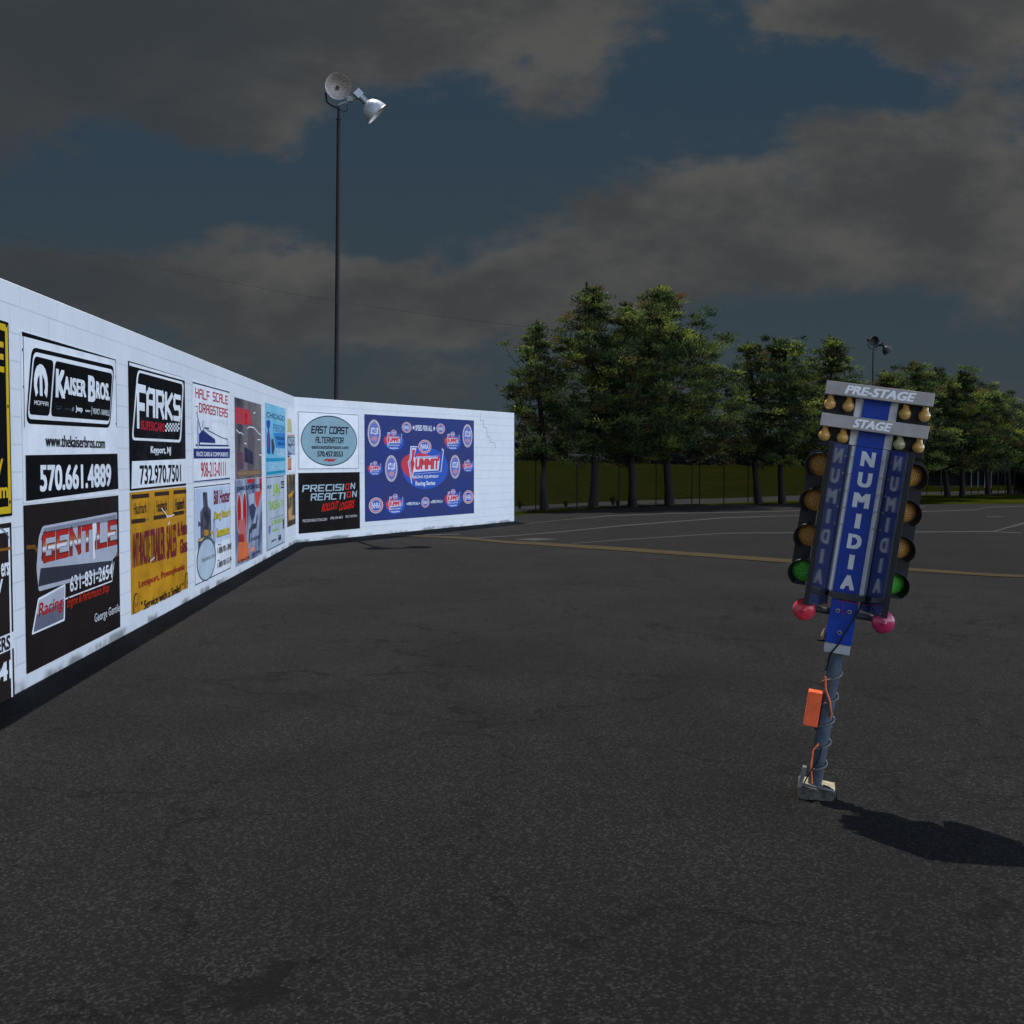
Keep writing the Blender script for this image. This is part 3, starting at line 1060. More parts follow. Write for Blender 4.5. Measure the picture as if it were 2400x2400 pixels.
    s.ell(a[0], a[1], .05, .2, ink('#aab4cc'))
    for i in range(9):
        x = 400 + i * 31
        s.line(V5, [(x, 860 + i * 3), (x, 905 + i * 3)], .012, ink('#a6adc4'))
    s.flush()
    s = Sign(0, (452, 1139, 1377, 538.5), W_, 'white sign with a dark bottle-shaped picture, maroon and yellow lettering and two phone numbers')
    s.part('border').border(.012, .014, ink('#2b2f44'))
    s.part('picture')
    sky_ = photo_ink('pale_blue_print', ('#b8c6dc', '#ccd6e4', '#dfe4ea'), 1.4, seed=3)
    s.rect(.03, .45, s.w - .03, s.h - .04, sky_)
    btl = photo_ink('dark_bottle_print', ('#16161c', '#2c2c3e', '#4a4a58', '#7a7260'), 5, seed=1)
    s.poly(VI, [(235, 250), (270, 238), (308, 245), (322, 470), (372, 540), (385, 1000), (388, 1160), (158, 1240), (158, 1030), (200, 1010), (190, 570), (245, 490)], btl)
    s.poly(VI, [(158, 720), (200, 760), (200, 800), (158, 825)], ink('#6a4a4a'))
    s.poly(VI, [(260, 870), (330, 870), (330, 960), (265, 975)], ink('#c98d2a'))
    s.poly(VI, [(110, 1070), (250, 1000), (400, 980), (300, 1040), (260, 1180), (245, 1050)], ink('#e2b65a'))
    s.poly(VI, [(360, 900), (410, 890), (410, 940), (380, 970)], ink('#d8a83c'))
    a = s.pt(VI, 428, 905)
    s.ell(a[0], a[1], .075, .2, ink('#3c5878'))
    s.ell(a[0], a[1], .05, .15, ink('#b9c4d0'))
    a = s.pt(VI, 300, 1330)
    s.ell(a[0], a[1] - .02, .6, .29, ink('#4e5a66'))
    s.ell(a[0], a[1] - .03, .55, .26, ink('#b9c6cc'))
    s.part('lettering').text(VI, 'insurance.com', (215, 1345, 1420, 440), ink('#6a6058'), bold=.02)
    s.text(VI, 'Bill Hoster', (415, 215, 455, 695), ink('#7c1630'), bold=.035, shear=.12)
    for dx, c in ((8, '#2e2a30'), (0, '#d8bb2c')):
        s.text(VI, "Drag Racer's", (420 + dx, 560 + dx, 740 + dx, 706), ink(c), bold=.035, shear=.1)
        s.text(VI, 'Insurance', (466 + dx, 842 + dx, 1000 + dx, 684), ink(c), bold=.045, shear=.05)
    s.text(VI, 'Phone', (490, 1105, 1140, 540), ink('#4a4a4a'))
    s.text(VI, '1-888-901-3848', (482, 1175, 1285, 716), ink('#55524e'), bold=.012)
    s.text(VI, 'Fax', (484, 1372, 1405, 515), ink('#4a4a4a'))
    s.text(VI, '1-888-901-5174', (480, 1420, 1520, 718), ink('#55524e'), bold=.012)
    s.flush()

    # -- fifth column: two crowded picture banners
    brown = photo_ink('brown_print', ('#2c2833', '#4a4246', '#6a5f5c', '#83766c', '#5c5058'), 1.1, (1, 1, .5), 4)
    s = Sign(0, (549.3, 931, 1124, 611), brown, 'worn brown and grey photo banner with a red patch in its upper left corner')
    s.part('picture').poly(VM, [(105, 40), (470, 120), (540, 480), (330, 490), (110, 450)], ink('#c03a44'))
    s.poly(VM, [(340, 200), (400, 200), (410, 490), (340, 480)], ink('#d01010'))
    s.poly(VM, [(330, 1040), (540, 1170), (560, 1500), (330, 1420)], ink('#332c44'))
    s.poly(VM, [(140, 1190), (290, 1180), (320, 1600), (150, 1640)], ink('#5f4452'))
    s.poly(VM, [(150, 1660), (740, 1600), (740, 1740), (150, 1790)], ink('#7d5e48'))
    s.part('lettering').text(VM, 'RACING ENGINES', (170, 1672, 1765, 715), ink('#a98a5e'), bold=.02)
    s.text(VM, 'HEADS', (150, 1210, 1390, 285), ink('#7d4a4a'), bold=.02)
    s.part('tear')
    for q in ([(400, 580), (455, 540), (570, 560), (690, 700), (740, 745)], [(120, 610), (160, 650), (205, 700), (240, 680), (300, 745)], [(320, 950), (380, 970)], [(665, 860), (735, 865)], [(560, 195), (605, 180)], [(700, 1240), (760, 1255)]):
        s.part('tear').line(VM, q, .018, W_)
    s.flush()
    flag = photo_ink('blue_grey_print', ('#22305c', '#3c4668', '#8b93a8', '#b9c2cc', '#8d95a5'), 1.5, (1, 1, .6), 9)
    s = Sign(0, (550, 1125.5, 1330, 613), flag, 'red, white and blue flag banner with two tall red shapes, under the worn brown banner')
    s.part('picture')
    rd, og = ink('#c8281e'), ink('#e07040')
    s.poly(VN, [(300, 190), (430, 165), (430, 240), (330, 270)], rd)
    s.poly(VN, [(530, 160), (580, 150), (580, 400), (540, 400)], rd)
    s.poly(VN, [(450, 430), (580, 400), (500, 740), (460, 640)], ink('#d44a40'))
    s.poly(VN, [(330, 480), (440, 440), (430, 640), (370, 720), (335, 600)], ink('#aebccb'))
    for cx, cy in ((152, 830), (255, 800)):
        a = s.pt(VN, cx, cy)
        s.ell(a[0], a[1], .19, .31, ink('#e6d0cc'))
        s.ell(a[0], a[1], .165, .29, rd)
        s.ell(a[0] - .02, a[1] + .05, .07, .16, ink('#a81c14'))
    s.poly(VN, [(140, 960), (250, 930), (300, 1400), (340, 1690), (115, 1760), (150, 1300)], ink('#c96a62'))
    s.poly(VN, [(150, 1230), (235, 1220), (250, 1380), (140, 1390)], ink('#a8322c'))
    s.poly(VN, [(135, 1370), (310, 1370), (345, 1690), (115, 1770)], og)
    s.poly(VN, [(335, 700), (400, 640), (470, 720), (440, 900), (390, 980), (350, 860)], ink('#39415c'))
    s.line(VN, [(340, 1340), (345, 1180), (400, 1090), (470, 1060), (490, 900)], .09, ink('#3a4150'))
    s.poly(VN, [(360, 1480), (440, 1450), (450, 1530), (365, 1560)], ink('#e0907c'))
    s.part('lettering').text(VN, 'JOHNS SUP CENTREOLS', (100, 330, 440, 578), ink('#1e2440'), bold=.03)
    s.text(VN, '570-555', (360, 1310, 1380, 545), ink('#403c58'), bold=.03) if False else None
    s.text(VN, 'STARTERS', (370, 1300, 1370, 540), ink('#403c58'), bold=.03)
    s.text(VN, 'ALTERNATORS', (120, 1730, 1790, 345), ink('#2a2c3a'), bold=.02)
    s.text(VN, 'AND MORE', (380, 1590, 1650, 555), ink('#5a5078'), bold=.02)
    s.flush()

    # -- sixth column
    cy = photo_ink('cyan_print', ('#4fb0cc', '#63bcd6', '#8ccadc', '#4aa0d0'), .9, seed=2)
    s = Sign(0, (621, 943.5, 1116, 667.5), cy, 'turquoise banner with dark blue figure at its left and pale lettering')
    s.part('picture').poly(VM, [(885, 400), (940, 360), (990, 400), (980, 520), (950, 640), (985, 800), (990, 1240), (900, 1200), (900, 760), (930, 620), (890, 500)], ink('#23509c'))
    s.poly(VM, [(925, 640), (965, 640), (985, 1000), (920, 1100)], ink('#6a4a80'))
    s.poly(VM, [(1010, 860), (1060, 830), (1100, 1060), (1060, 1250), (1020, 1200)], ink('#2c4058'))
    s.poly(VM, [(1060, 690), (1360, 700), (1360, 1080), (1130, 1060)], ink('#2f86c4'))
    s.poly(VM, [(880, 1330), (1365, 1320), (1365, 1400), (885, 1420)], ink('#1494b4'))
    s.poly(VM, [(880, 1680), (1365, 1620), (1368, 1690), (880, 1755)], ink('#1690ae'))
    s.part('lettering').text(VM, 'CHICAGO', (890, 155, 300, 1345), ink('#2a3c5c'), bold=.02)
    s.text(VM, 'PERFORM', (1060, 460, 660, 1358), ink('#4c8cb4'), bold=.03)
    s.text(VM, 'WELDING', (1130, 775, 860, 1350), ink('#12386c'), bold=.03)
    s.text(VM, 'FABRICATION', (1180, 920, 1000, 1350), ink('#164a88'), bold=.02)
    s.text(VM, 'TURBO', (1130, 1090, 1280, 1345), ink('#bcd6e6'), bold=.04)
    s.text(VM, 'RACING', (940, 1440, 1660, 1310), ink('#a4cede'), bold=.03)
    s.flush()
    s = Sign(0, (622.6, 1117, 1294, 665.5), photo_ink('pale_grey_print', ('#a9b2bc', '#bcc6cd', '#ccd4d9'), 1.2, (1, 1, .3), 7), 'pale grey sign with lime green lettering and a small blue shield, under the turquoise banner')
    s.part('border').border(.012, .014, ink('#33383e'))
    lime = ink('#98bd2c')
    s.part('lettering').text(VN, 'J&J', (782, 275, 515, 925), lime, bold=.03)
    s.text(VN, 'TRAILER', (700, 620, 790, 885), lime, bold=.03)
    s.text(VN, 'on TV', (870, 600, 740, 1000), lime, bold=.025)
    s.text(VN, '570-601', (760, 970, 1070, 975), lime, bold=.02)
    s.text(VN, 'Sales', (780, 1120, 1190, 905), lime, bold=.02)
    s.text(VN, 'WE FIT', (680, 305, 375, 765), ink('#55607c'), bold=.02)
    s.text(VN, 'OPEN', (940, 262, 310, 1000), ink('#3a4048'), bold=.02)
    s.text(VN, 'parts', (765, 1335, 1390, 850), ink('#3a4048'), bold=.02)
    s.text(VN, '&&', (888, 1240, 1350, 945), ink('#2a2e36'), bold=.03)
    s.part('emblem').line(VN, [(940, 240), (1000, 232)], .03, ink('#3a4048'))
    s.line(VN, [(940, 345), (1000, 335)], .03, ink('#3a4048'))
    s.line(VN, [(735, 940), (990, 855)], .012, GREY)
    s.poly(VN, [(705, 1090), (742, 1080), (738, 1180), (722, 1235), (708, 1190)], ink('#6a74b8'))
    s.poly(VN, [(715, 1068), (745, 1060), (745, 1085), (715, 1090)], ink('#b84a48'))
    s.poly(VN, [(978, 950), (1000, 930), (995, 1110), (978, 1120)], ink('#3f4650'))
    s.flush()

    # -- narrow column by the bend
    s = Sign(0, (671.3, 953, 1108, 690), W_, 'narrow white collage sign with orange bands, above the narrow gold and black sign')
    s.part('picture').poly(VM, [(1415, 330), (1510, 345), (1530, 690), (1415, 680)], ink('#c9bd84'))
    s.poly(VM, [(1415, 735), (1600, 740), (1600, 775), (1415, 765)], ink('#d0866a'))
    s.poly(VM, [(1412, 775), (1605, 785), (1612, 1240), (1418, 1250)], ink('#4c5a74'))
    s.poly(VM, [(1515, 1010), (1608, 1000), (1610, 1250), (1520, 1250)], ink('#9aa2bc'))
    s.poly(VM, [(1420, 1260), (1510, 1260), (1425, 1340)], ink('#2c4064'))
    s.poly(VM, [(1425, 1350), (1515, 1290), (1520, 1600), (1425, 1620)], ink('#d48a5e'))
    s.line(VM, [(1420, 1610), (1520, 1605)], .03, ink('#a83a2a'))
    s.part('lettering').text(VM, 'AUTO', (1435, 800, 970, 1600), ink('#c6d0d8'), bold=.04)
    s.text(VM, 'PARTS', (1430, 1020, 1190, 1600), ink('#c0cad4'), bold=.04)
    s.flush()
    s = Sign(0, (672, 1113, 1236, 691), photo_ink('gold_black_print', ('#1c1712', '#3a2f22', '#5c4a34', '#8a7350', '#b8a27c'), 2.4, (1.2, 1.2, .6), 11), 'narrow gold and black sign at the bend of the wall')
    s.part('picture').poly(VN, [(1080, 480), (1200, 390), (1160, 490), (1090, 545)], ink('#d0982c'))
    s.poly(VN, [(1080, 760), (1150, 690), (1140, 860), (1210, 880), (1205, 920), (1085, 970)], ink('#c89a66'))
    s.poly(VN, [(1080, 985), (1215, 940), (1215, 1010), (1078, 1080)], ink('#4c3c2c'))
    s.flush()

    # -- second stretch of the wall
    s = Sign(1, (697.6, 963, 1101, 840), W_, 'white square sign with a grey-blue oval and a red zigzag, phone 570.457.0553')
    s.part('border').border(.01, .012, ink('#3c4a52'))
    s.part('emblem')
    a, b_ = s.pt(V7, 137, 565), s.pt(V7, 856, 565)
    c, d = s.pt(V7, 495, 250), s.pt(V7, 495, 888)
    cx, cz = (a[0] + b_[0]) / 2, (c[1] + d[1]) / 2
    s.ell(cx, cz, (b_[0] - a[0]) / 2 + .012, (c[1] - d[1]) / 2 + .012, ink('#2a3a42'), 60)
    s.ell(cx, cz, (b_[0] - a[0]) / 2 - .012, (c[1] - d[1]) / 2 - .012, ink('#8aa6ae'), 60)
    s.poly(V7, [(410, 836), (480, 790), (478, 812), (520, 795), (518, 815), (555, 792), (553, 812), (610, 798), (545, 845), (545, 825), (510, 848), (512, 828), (478, 845), (480, 825)], RED)
    s.part('lettering')
    for t, bx, kw in (('EAST COAST', (262, 368, 478, 750), dict(font='s', wt=1.5, shear=.15)), ('ALTERNATOR', (318, 512, 600, 690), dict(font='s', wt=1.4, shear=.12)),
                      ('eastcoastalternator.com', (270, 620, 672, 748), dict(bold=.03)), ('570.457.0553', (345, 702, 775, 676), dict(bold=.04))):
        s.text(V7, t, bx, ink('#1c1c22'), **kw)
    s.flush()
    s = Sign(1, (699, 1108.5, 1251, 842.5), ink('#120d10'), 'black square sign with slanted white lettering and red scrawl, under the grey-blue oval sign')
    s.part('lettering')
    pw = ink('#a9bcc4')
    s.text(V7, 'PRECISI', (148, 1140, 1236, 695), pw, font='s', wt=1.1, shear=.18)
    s.text(V7, 'O', (700, 1120, 1205, 768), ink('#d0281e'), font='s', wt=1.2, shear=.18)
    s.text(V7, 'N', (770, 1112, 1195, 840), pw, font='s', wt=1.1, shear=.18)
    s.text(V7, 'REACTI', (256, 1250, 1348, 712), pw, font='s', wt=1.1, shear=.18)
    s.text(V7, 'O', (718, 1222, 1308, 788), ink('#d0281e'), font='s', wt=1.2, shear=.18)
    s.text(V7, 'N', (790, 1215, 1300, 862), pw, font='s', wt=1.1, shear=.18)
    s.text(V7, 'ROLLOUT', (398, 1385, 1490, 625), ink('#d81c14'), bold=.03, shear=.3, rise=.05)
    s.text(V7, 'LOGGERS', (622, 1370, 1475, 832), ink('#d81c14'), bold=.03, shear=.3, rise=.05)
    s.text(V7, 'PRECISIONREACTION.COM', (155, 1588, 1625, 470), ink('#b8b0b0'), bold=.02)
    s.text(V7, '(484) 634-4873', (512, 1552, 1595, 672), ink('#b8b0b0'), bold=.02)
    s.text(V7, 'BILLY BOYKO', (712, 1532, 1565, 858), ink('#b8b0b0'), bold=.02)
    s.flush()

    # -- big navy banner
    s = Sign(1, (854, 970.7, 1223, 1110), mat('navy_banner', lin('#2a3872'), .5, .08, var=.2, vscale=1.6, bump=.35, bscale=1.8),
             'large navy blue banner with red and blue oval racing emblems, nearest the wall\'s free end', 'banner', name='wall_banner')
    rd, bl, wh, lav, tan = ink('#d03c4a'), ink('#3458b0'), ink('#dcdce4'), ink('#7078b8'), ink('#b8a4a8')

    def box(cx, cy, w, h):
        a, b_ = s.pt(V8, cx - w / 2, cy), s.pt(V8, cx + w / 2, cy)
        c, d = s.pt(V8, cx, cy - h / 2), s.pt(V8, cx, cy + h / 2)
        return a[0], d[1], b_[0] - a[0], c[1] - d[1]

    def ring(cx, cy, w, h):
        x, z, w, h = box(cx, cy, w, h)
        cx, cz = x + w / 2, z + h / 2
        s.y = s.y0
        s.part('round_emblem').ell(cx, cz, w / 2, h / 2, wh)
        s.ell(cx, cz, w * .465, h * .465, ink('#cc6a74'))
        s.ell(cx, cz, w * .37, h * .37, wh)
        s.ell(cx, cz, w * .34, h * .34, bl)
        s.ltext('NHRA', cx - w * .29, cx + w * .29, cz - h * .19, cz + h * .19, wh, bold=.03)

    def oval(cx, cy, w, h):
        x, z, w, h = box(cx, cy, w, h)
        cx, cz = x + w / 2, z + h / 2
        s.y = s.y0
        s.part('oval_emblem').ell(cx, cz, w / 2, h / 2, tan)
        n = 30
        for i in range(n):
            if i in (7, 8, 22, 23):
                continue
            a = 2 * math.pi * i / n
            s.ell(cx + w * .44 * math.cos(a), cz + h * .455 * math.sin(a), w * .035, h * .028, wh, 6)
        s.ell(cx, cz, w * .385, h * .40, lav)
        s.lpoly([(cx - w * .27, cz - h * .04), (cx - w * .1, cz - h * .01), (cx + w * .08, cz - h * .05), (cx + w * .28, cz - h * .01), (cx + w * .3, cz + h * .22), (cx + w * .1, cz + h * .16), (cx - w * .08, cz + h * .21), (cx - w * .25, cz + h * .17)], wh)
        s.ltext('NED', cx - w * .2, cx + w * .23, cz + h * .01, cz + h * .15, bl, bold=.04, shear=.15)
        s.ell(cx, cz - h * .2, w * .24, h * .09, ink('#c08aa0'))

    def summit(cx, cy, w, h, big=False):
        x, z, w, h = box(cx, cy, w, h)
        P = lambda u, v: (x + w * u, z + h * v)
        s.y = s.y0
        s.part('racing_emblem').ell(x + w * .52, z + h * .42, w * .5, h * .43, bl, 48)
        s.ell(x + w * .46, z + h * .42, w * .47, h * .30, rd, 48, -.12)
        s.ell(x + w * .60, z + h * .36, w * .36, h * .30, bl, 40)
        S0 = [(.19, .87), (.34, .87), (.30, .66), (.84, .68), (.88, .84), (.92, .80), (.86, .34), (.27, .30), (.21, .10), (.13, .55), (.17, .62)]
        s.lpoly([P(*p) for p in S0], wh)
        s.lpoly([P(.5 + (a - .5) * .955, .5 + (b - .5) * .95 - .003) for a, b in S0], bl)
        s.lpoly([P(.215, .83), P(.315, .83), P(.27, .66), P(.285, .64), P(.83, .645), P(.80, .375), P(.26, .345), P(.215, .20), P(.165, .55), P(.195, .62)], wh)
        s.lpoly([P(.225, .80), P(.295, .80), P(.25, .60), P(.275, .52), P(.215, .25), P(.18, .54), P(.212, .62)], rd)
        s.ltext('UMMIT', x + w * .28, x + w * .82, z + h * .39, z + h * .625, rd, bold=.07, shear=.12)
        s.lpoly([P(.775, .62), P(.80, .74), P(.84, .62)], rd)
        s.ltext('RACING EQUIPMENT', x + w * .24, x + w * .80, z + h * .205, z + h * .275, wh, bold=.03)
        s.ltext('Racing Series', x + w * .29, x + w * .72, z + h * .045, z + h * .155, wh, bold=.04)
        ex, ez, er, eh = x + w * .495, z + h * .865, w * .14, h * .14
        s.ell(ex, ez, er, eh, wh)
        s.ell(ex, ez, er * .92, eh * .92, rd)
        s.ell(ex, ez, er * .76, eh * .76, wh)
        s.ell(ex, ez, er * .68, eh * .68, bl)
        s.ltext('NHRA', ex - er * .58, ex + er * .58, ez - eh * .38, ez + eh * .38, wh, bold=.03)

    summit(742, 668, 520, 550, True)
    for q in ((395, 393, 225, 230), (1062, 402, 185, 205), (182, 712, 165, 160), (1238, 684, 135, 140), (412, 1115, 215, 225), (1067, 1052, 190, 205)):
        summit(*q)
    for q in ((173, 315, 148, 310), (367, 715, 142, 305), (1230, 345, 112, 265), (1090, 695, 118, 270)):
        oval(*q)
    for q in ((541, 250, 108, 120), (927, 264, 96, 114), (195, 1133, 160, 178), (1240, 1038, 120, 150), (753, 1098, 92, 118)):
        ring(*q)
    s.part('lettering').text(V8, 'SPEED FOR ALL', (640, 222, 286, 832), wh, bold=.035)
    s.text(V8, 'SPEED FOR ALL', (556, 1098, 1132, 674), wh, bold=.035)
    s.text(V8, 'SPEED FOR ALL', (830, 1074, 1108, 936), wh, bold=.035)
    for cx, cy, r in ((620, 252, .07), (852, 262, .07), (546, 1116, .035), (684, 1108, .035), (821, 1096, .035), (943, 1085, .035)):
        a = s.pt(V8, cx, cy)
        q = []
        for i in range(10):
            rr = r if i % 2 == 0 else r * .42
            an = math.pi / 2 + i * math.pi / 5
            q.append((a[0] + rr * math.cos(an), a[1] + rr * math.sin(an)))
        s.lpoly(q, wh)
    s.flush()


CHROME = chrome_ink()
build_signs()


# ---------------------------------------------------------------- floodlight poles
def flood_pole(base, height, lean, label, scale=1.0, yaw=0.0, dull=False):
    dark = mat('weathered_pole', (.030, .026, .026), .7, .2, var=.3)
    gal = mat('galvanised_steel', (.30, .32, .33), .45, .4, .5, var=.2)
    alu = mat('spun_aluminium', (.62, .66, .68), .38, .5, .35, var=.04)
    inn = mat('reflector_inside', (.55, .50, .47), .45, .4, .25, var=.05, vscale=4)
    if dull:
        alu = inn = mat('dull_old_aluminium', (.07, .07, .072), .6, .2, .2, var=.2)
        gal = dark
    root = empty('floodlight_pole', base, label, 'light pole', 'floodlight poles', (0, 0, yaw))
    s = scale
    top = Vector((lean[0], lean[1], height))
    mb = MB()
    mb.tube((0, 0, -.05), top - Vector((0, 0, .25 * s)), .062 * s, dark, .042 * s, 12)
    mb.tube(top - Vector((0, 0, .27 * s)), top - Vector((0, 0, .25 * s)), .055 * s, dark, n=12)
    mb.tube(top - Vector((0, 0, .25 * s)), top + Vector((0, 0, .02 * s)), .030 * s, dark, n=10)
    mb.build('pole', root)
    mb = MB()
    mb.tube(top + Vector((0, 0, .06 * s)), top + Vector((.46 * s, 0, .24 * s)), .035 * s, gal, n=8)
    mb.box(top + Vector((.26 * s, 0, .19 * s)), (.13 * s, .09 * s, .12 * s), gal)
    mb.path([top + Vector((-.30 * s, .06 * s, .34 * s)), top + Vector((-.26 * s, 0, .12 * s)), top + Vector((-.12 * s, -.02 * s, .02 * s)), top + Vector((0, 0, -.02 * s))], .022 * s, dark)
    mb.build('bracket', root)
    mb = MB()
    mb.path([top + Vector((.0, -.03 * s, -.04 * s)), top + Vector((.12 * s, -.03 * s, -.10 * s)), top + Vector((.2 * s, -.03 * s, -.07 * s)), top + Vector((.2 * s, -.03 * s, .06 * s))], .012 * s, dark)
    mb.build('cable', root)
    bell = [(.05, 0), (.10, .02), (.16, .06), (.215, .13), (.255, .22), (.275, .32), (.285, .36), (.290, .365)]
    bell_in = [(.282, .36), (.268, .315), (.247, .22), (.208, .135), (.155, .07), (.09, .03), (.001, .025)]

    def head(back, axis, who):
        ax = Vector(axis).normalized()
        h = MB()
        h.lathe([(r * s, z * s) for r, z in bell], back, ax, alu, 32)
        h.lathe([(r * s, z * s) for r, z in [bell[-1]] + bell_in], back, ax, inn, 32)
        ho = h.build('reflector', root)
        b = MB()
        b.tube(Vector(back) - ax * .20 * s, Vector(back) + ax * .01 * s, .075 * s, gal, n=14)
        b.box(Vector(back) - ax * .24 * s, (.17 * s, .17 * s, .16 * s), gal, ax.to_track_quat('Z', 'Y').to_matrix())
        b.build('ballast_box', ho)
        l = MB()
        l.sphere(Vector(back) + ax * .10 * s, .045 * s, mat('lamp_glass', (.05, .045, .04), .15, .5), 10)
        l.build('lamp_bulb', ho)

    head(top + Vector((-.06 * s, .20 * s, .50 * s)), (.22, -1.0, -.20), 1)
    head(top + Vector((.62 * s, .0, .12 * s)), (.70, .16, -.70), 2)
    return root


pole_px, pole_D = 785.5, 26.5
pb = at_depth(pole_px, 1200, pole_D)
ptop = at_depth(793.5, 252, pole_D)
flood_pole((pb.x, pole_D, 0), ptop.z, (ptop.x - pb.x, 0), 'tall dark floodlight pole with two bell lamps standing behind the white wall')
q = at_depth(2042, 1150, 67)
qt = at_depth(2042, 818, 67)
flood_pole((q.x, 67, 0), qt.z, (0, 0), 'distant floodlight pole with two bell lamps showing above the spruces', dull=True)

# overhead wire
mb = MB()
a, b_ = at_depth(-260, 478, 75), at_depth(1560, 800, 78)
mb.path([a + (b_ - a) * (i / 30) - Vector((0, 0, 1.2 * math.sin(math.pi * i / 30))) for i in range(31)], .012, mat('wire_black', (.02, .02, .02), .6, .2), 5)
tag(mb.build('overhead_wire'), 'thin dark overhead wire sagging across the sky behind the wall', 'wire')


# ---------------------------------------------------------------- spruces
def needle_mat():
    m = bpy.data.materials.new('spruce_needles')
    m.use_nodes = True
    t = NT(m.node_tree)
    nt = m.node_tree
    b = nt.nodes['Principled BSDF']
    at = t.n('ShaderNodeAttribute', attribute_name='tint').outputs['Fac']
    rp = t.n('ShaderNodeValToRGB')
    e = rp.color_ramp.elements
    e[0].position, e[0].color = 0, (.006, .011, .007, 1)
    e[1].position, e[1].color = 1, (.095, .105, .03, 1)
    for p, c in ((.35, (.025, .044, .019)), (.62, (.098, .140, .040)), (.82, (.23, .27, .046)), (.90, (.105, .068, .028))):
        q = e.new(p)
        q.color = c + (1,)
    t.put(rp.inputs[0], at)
    t.put(b.inputs['Base Color'], rp.outputs[0])
    b.inputs['Roughness'].default_value = .7
    b.inputs['Specular IOR Level'].default_value = .15
    tr = t.n('ShaderNodeBsdfTranslucent')
    t.put(tr.inputs[0], rp.outputs[0])
    mx = t.n('ShaderNodeMixShader')
    mx.inputs[0].default_value = .40
    t.put(mx.inputs[1], b.outputs[0])
    t.put(mx.inputs[2], tr.outputs[0])
    t.put(nt.nodes['Material Output'].inputs[0], mx.outputs[0])
    return m


NEEDLE = needle_mat()
BARK = mat('spruce_bark', (.018, .015, .015), .9, .1, var=.45, vscale=14, bump=.6, bscale=22)


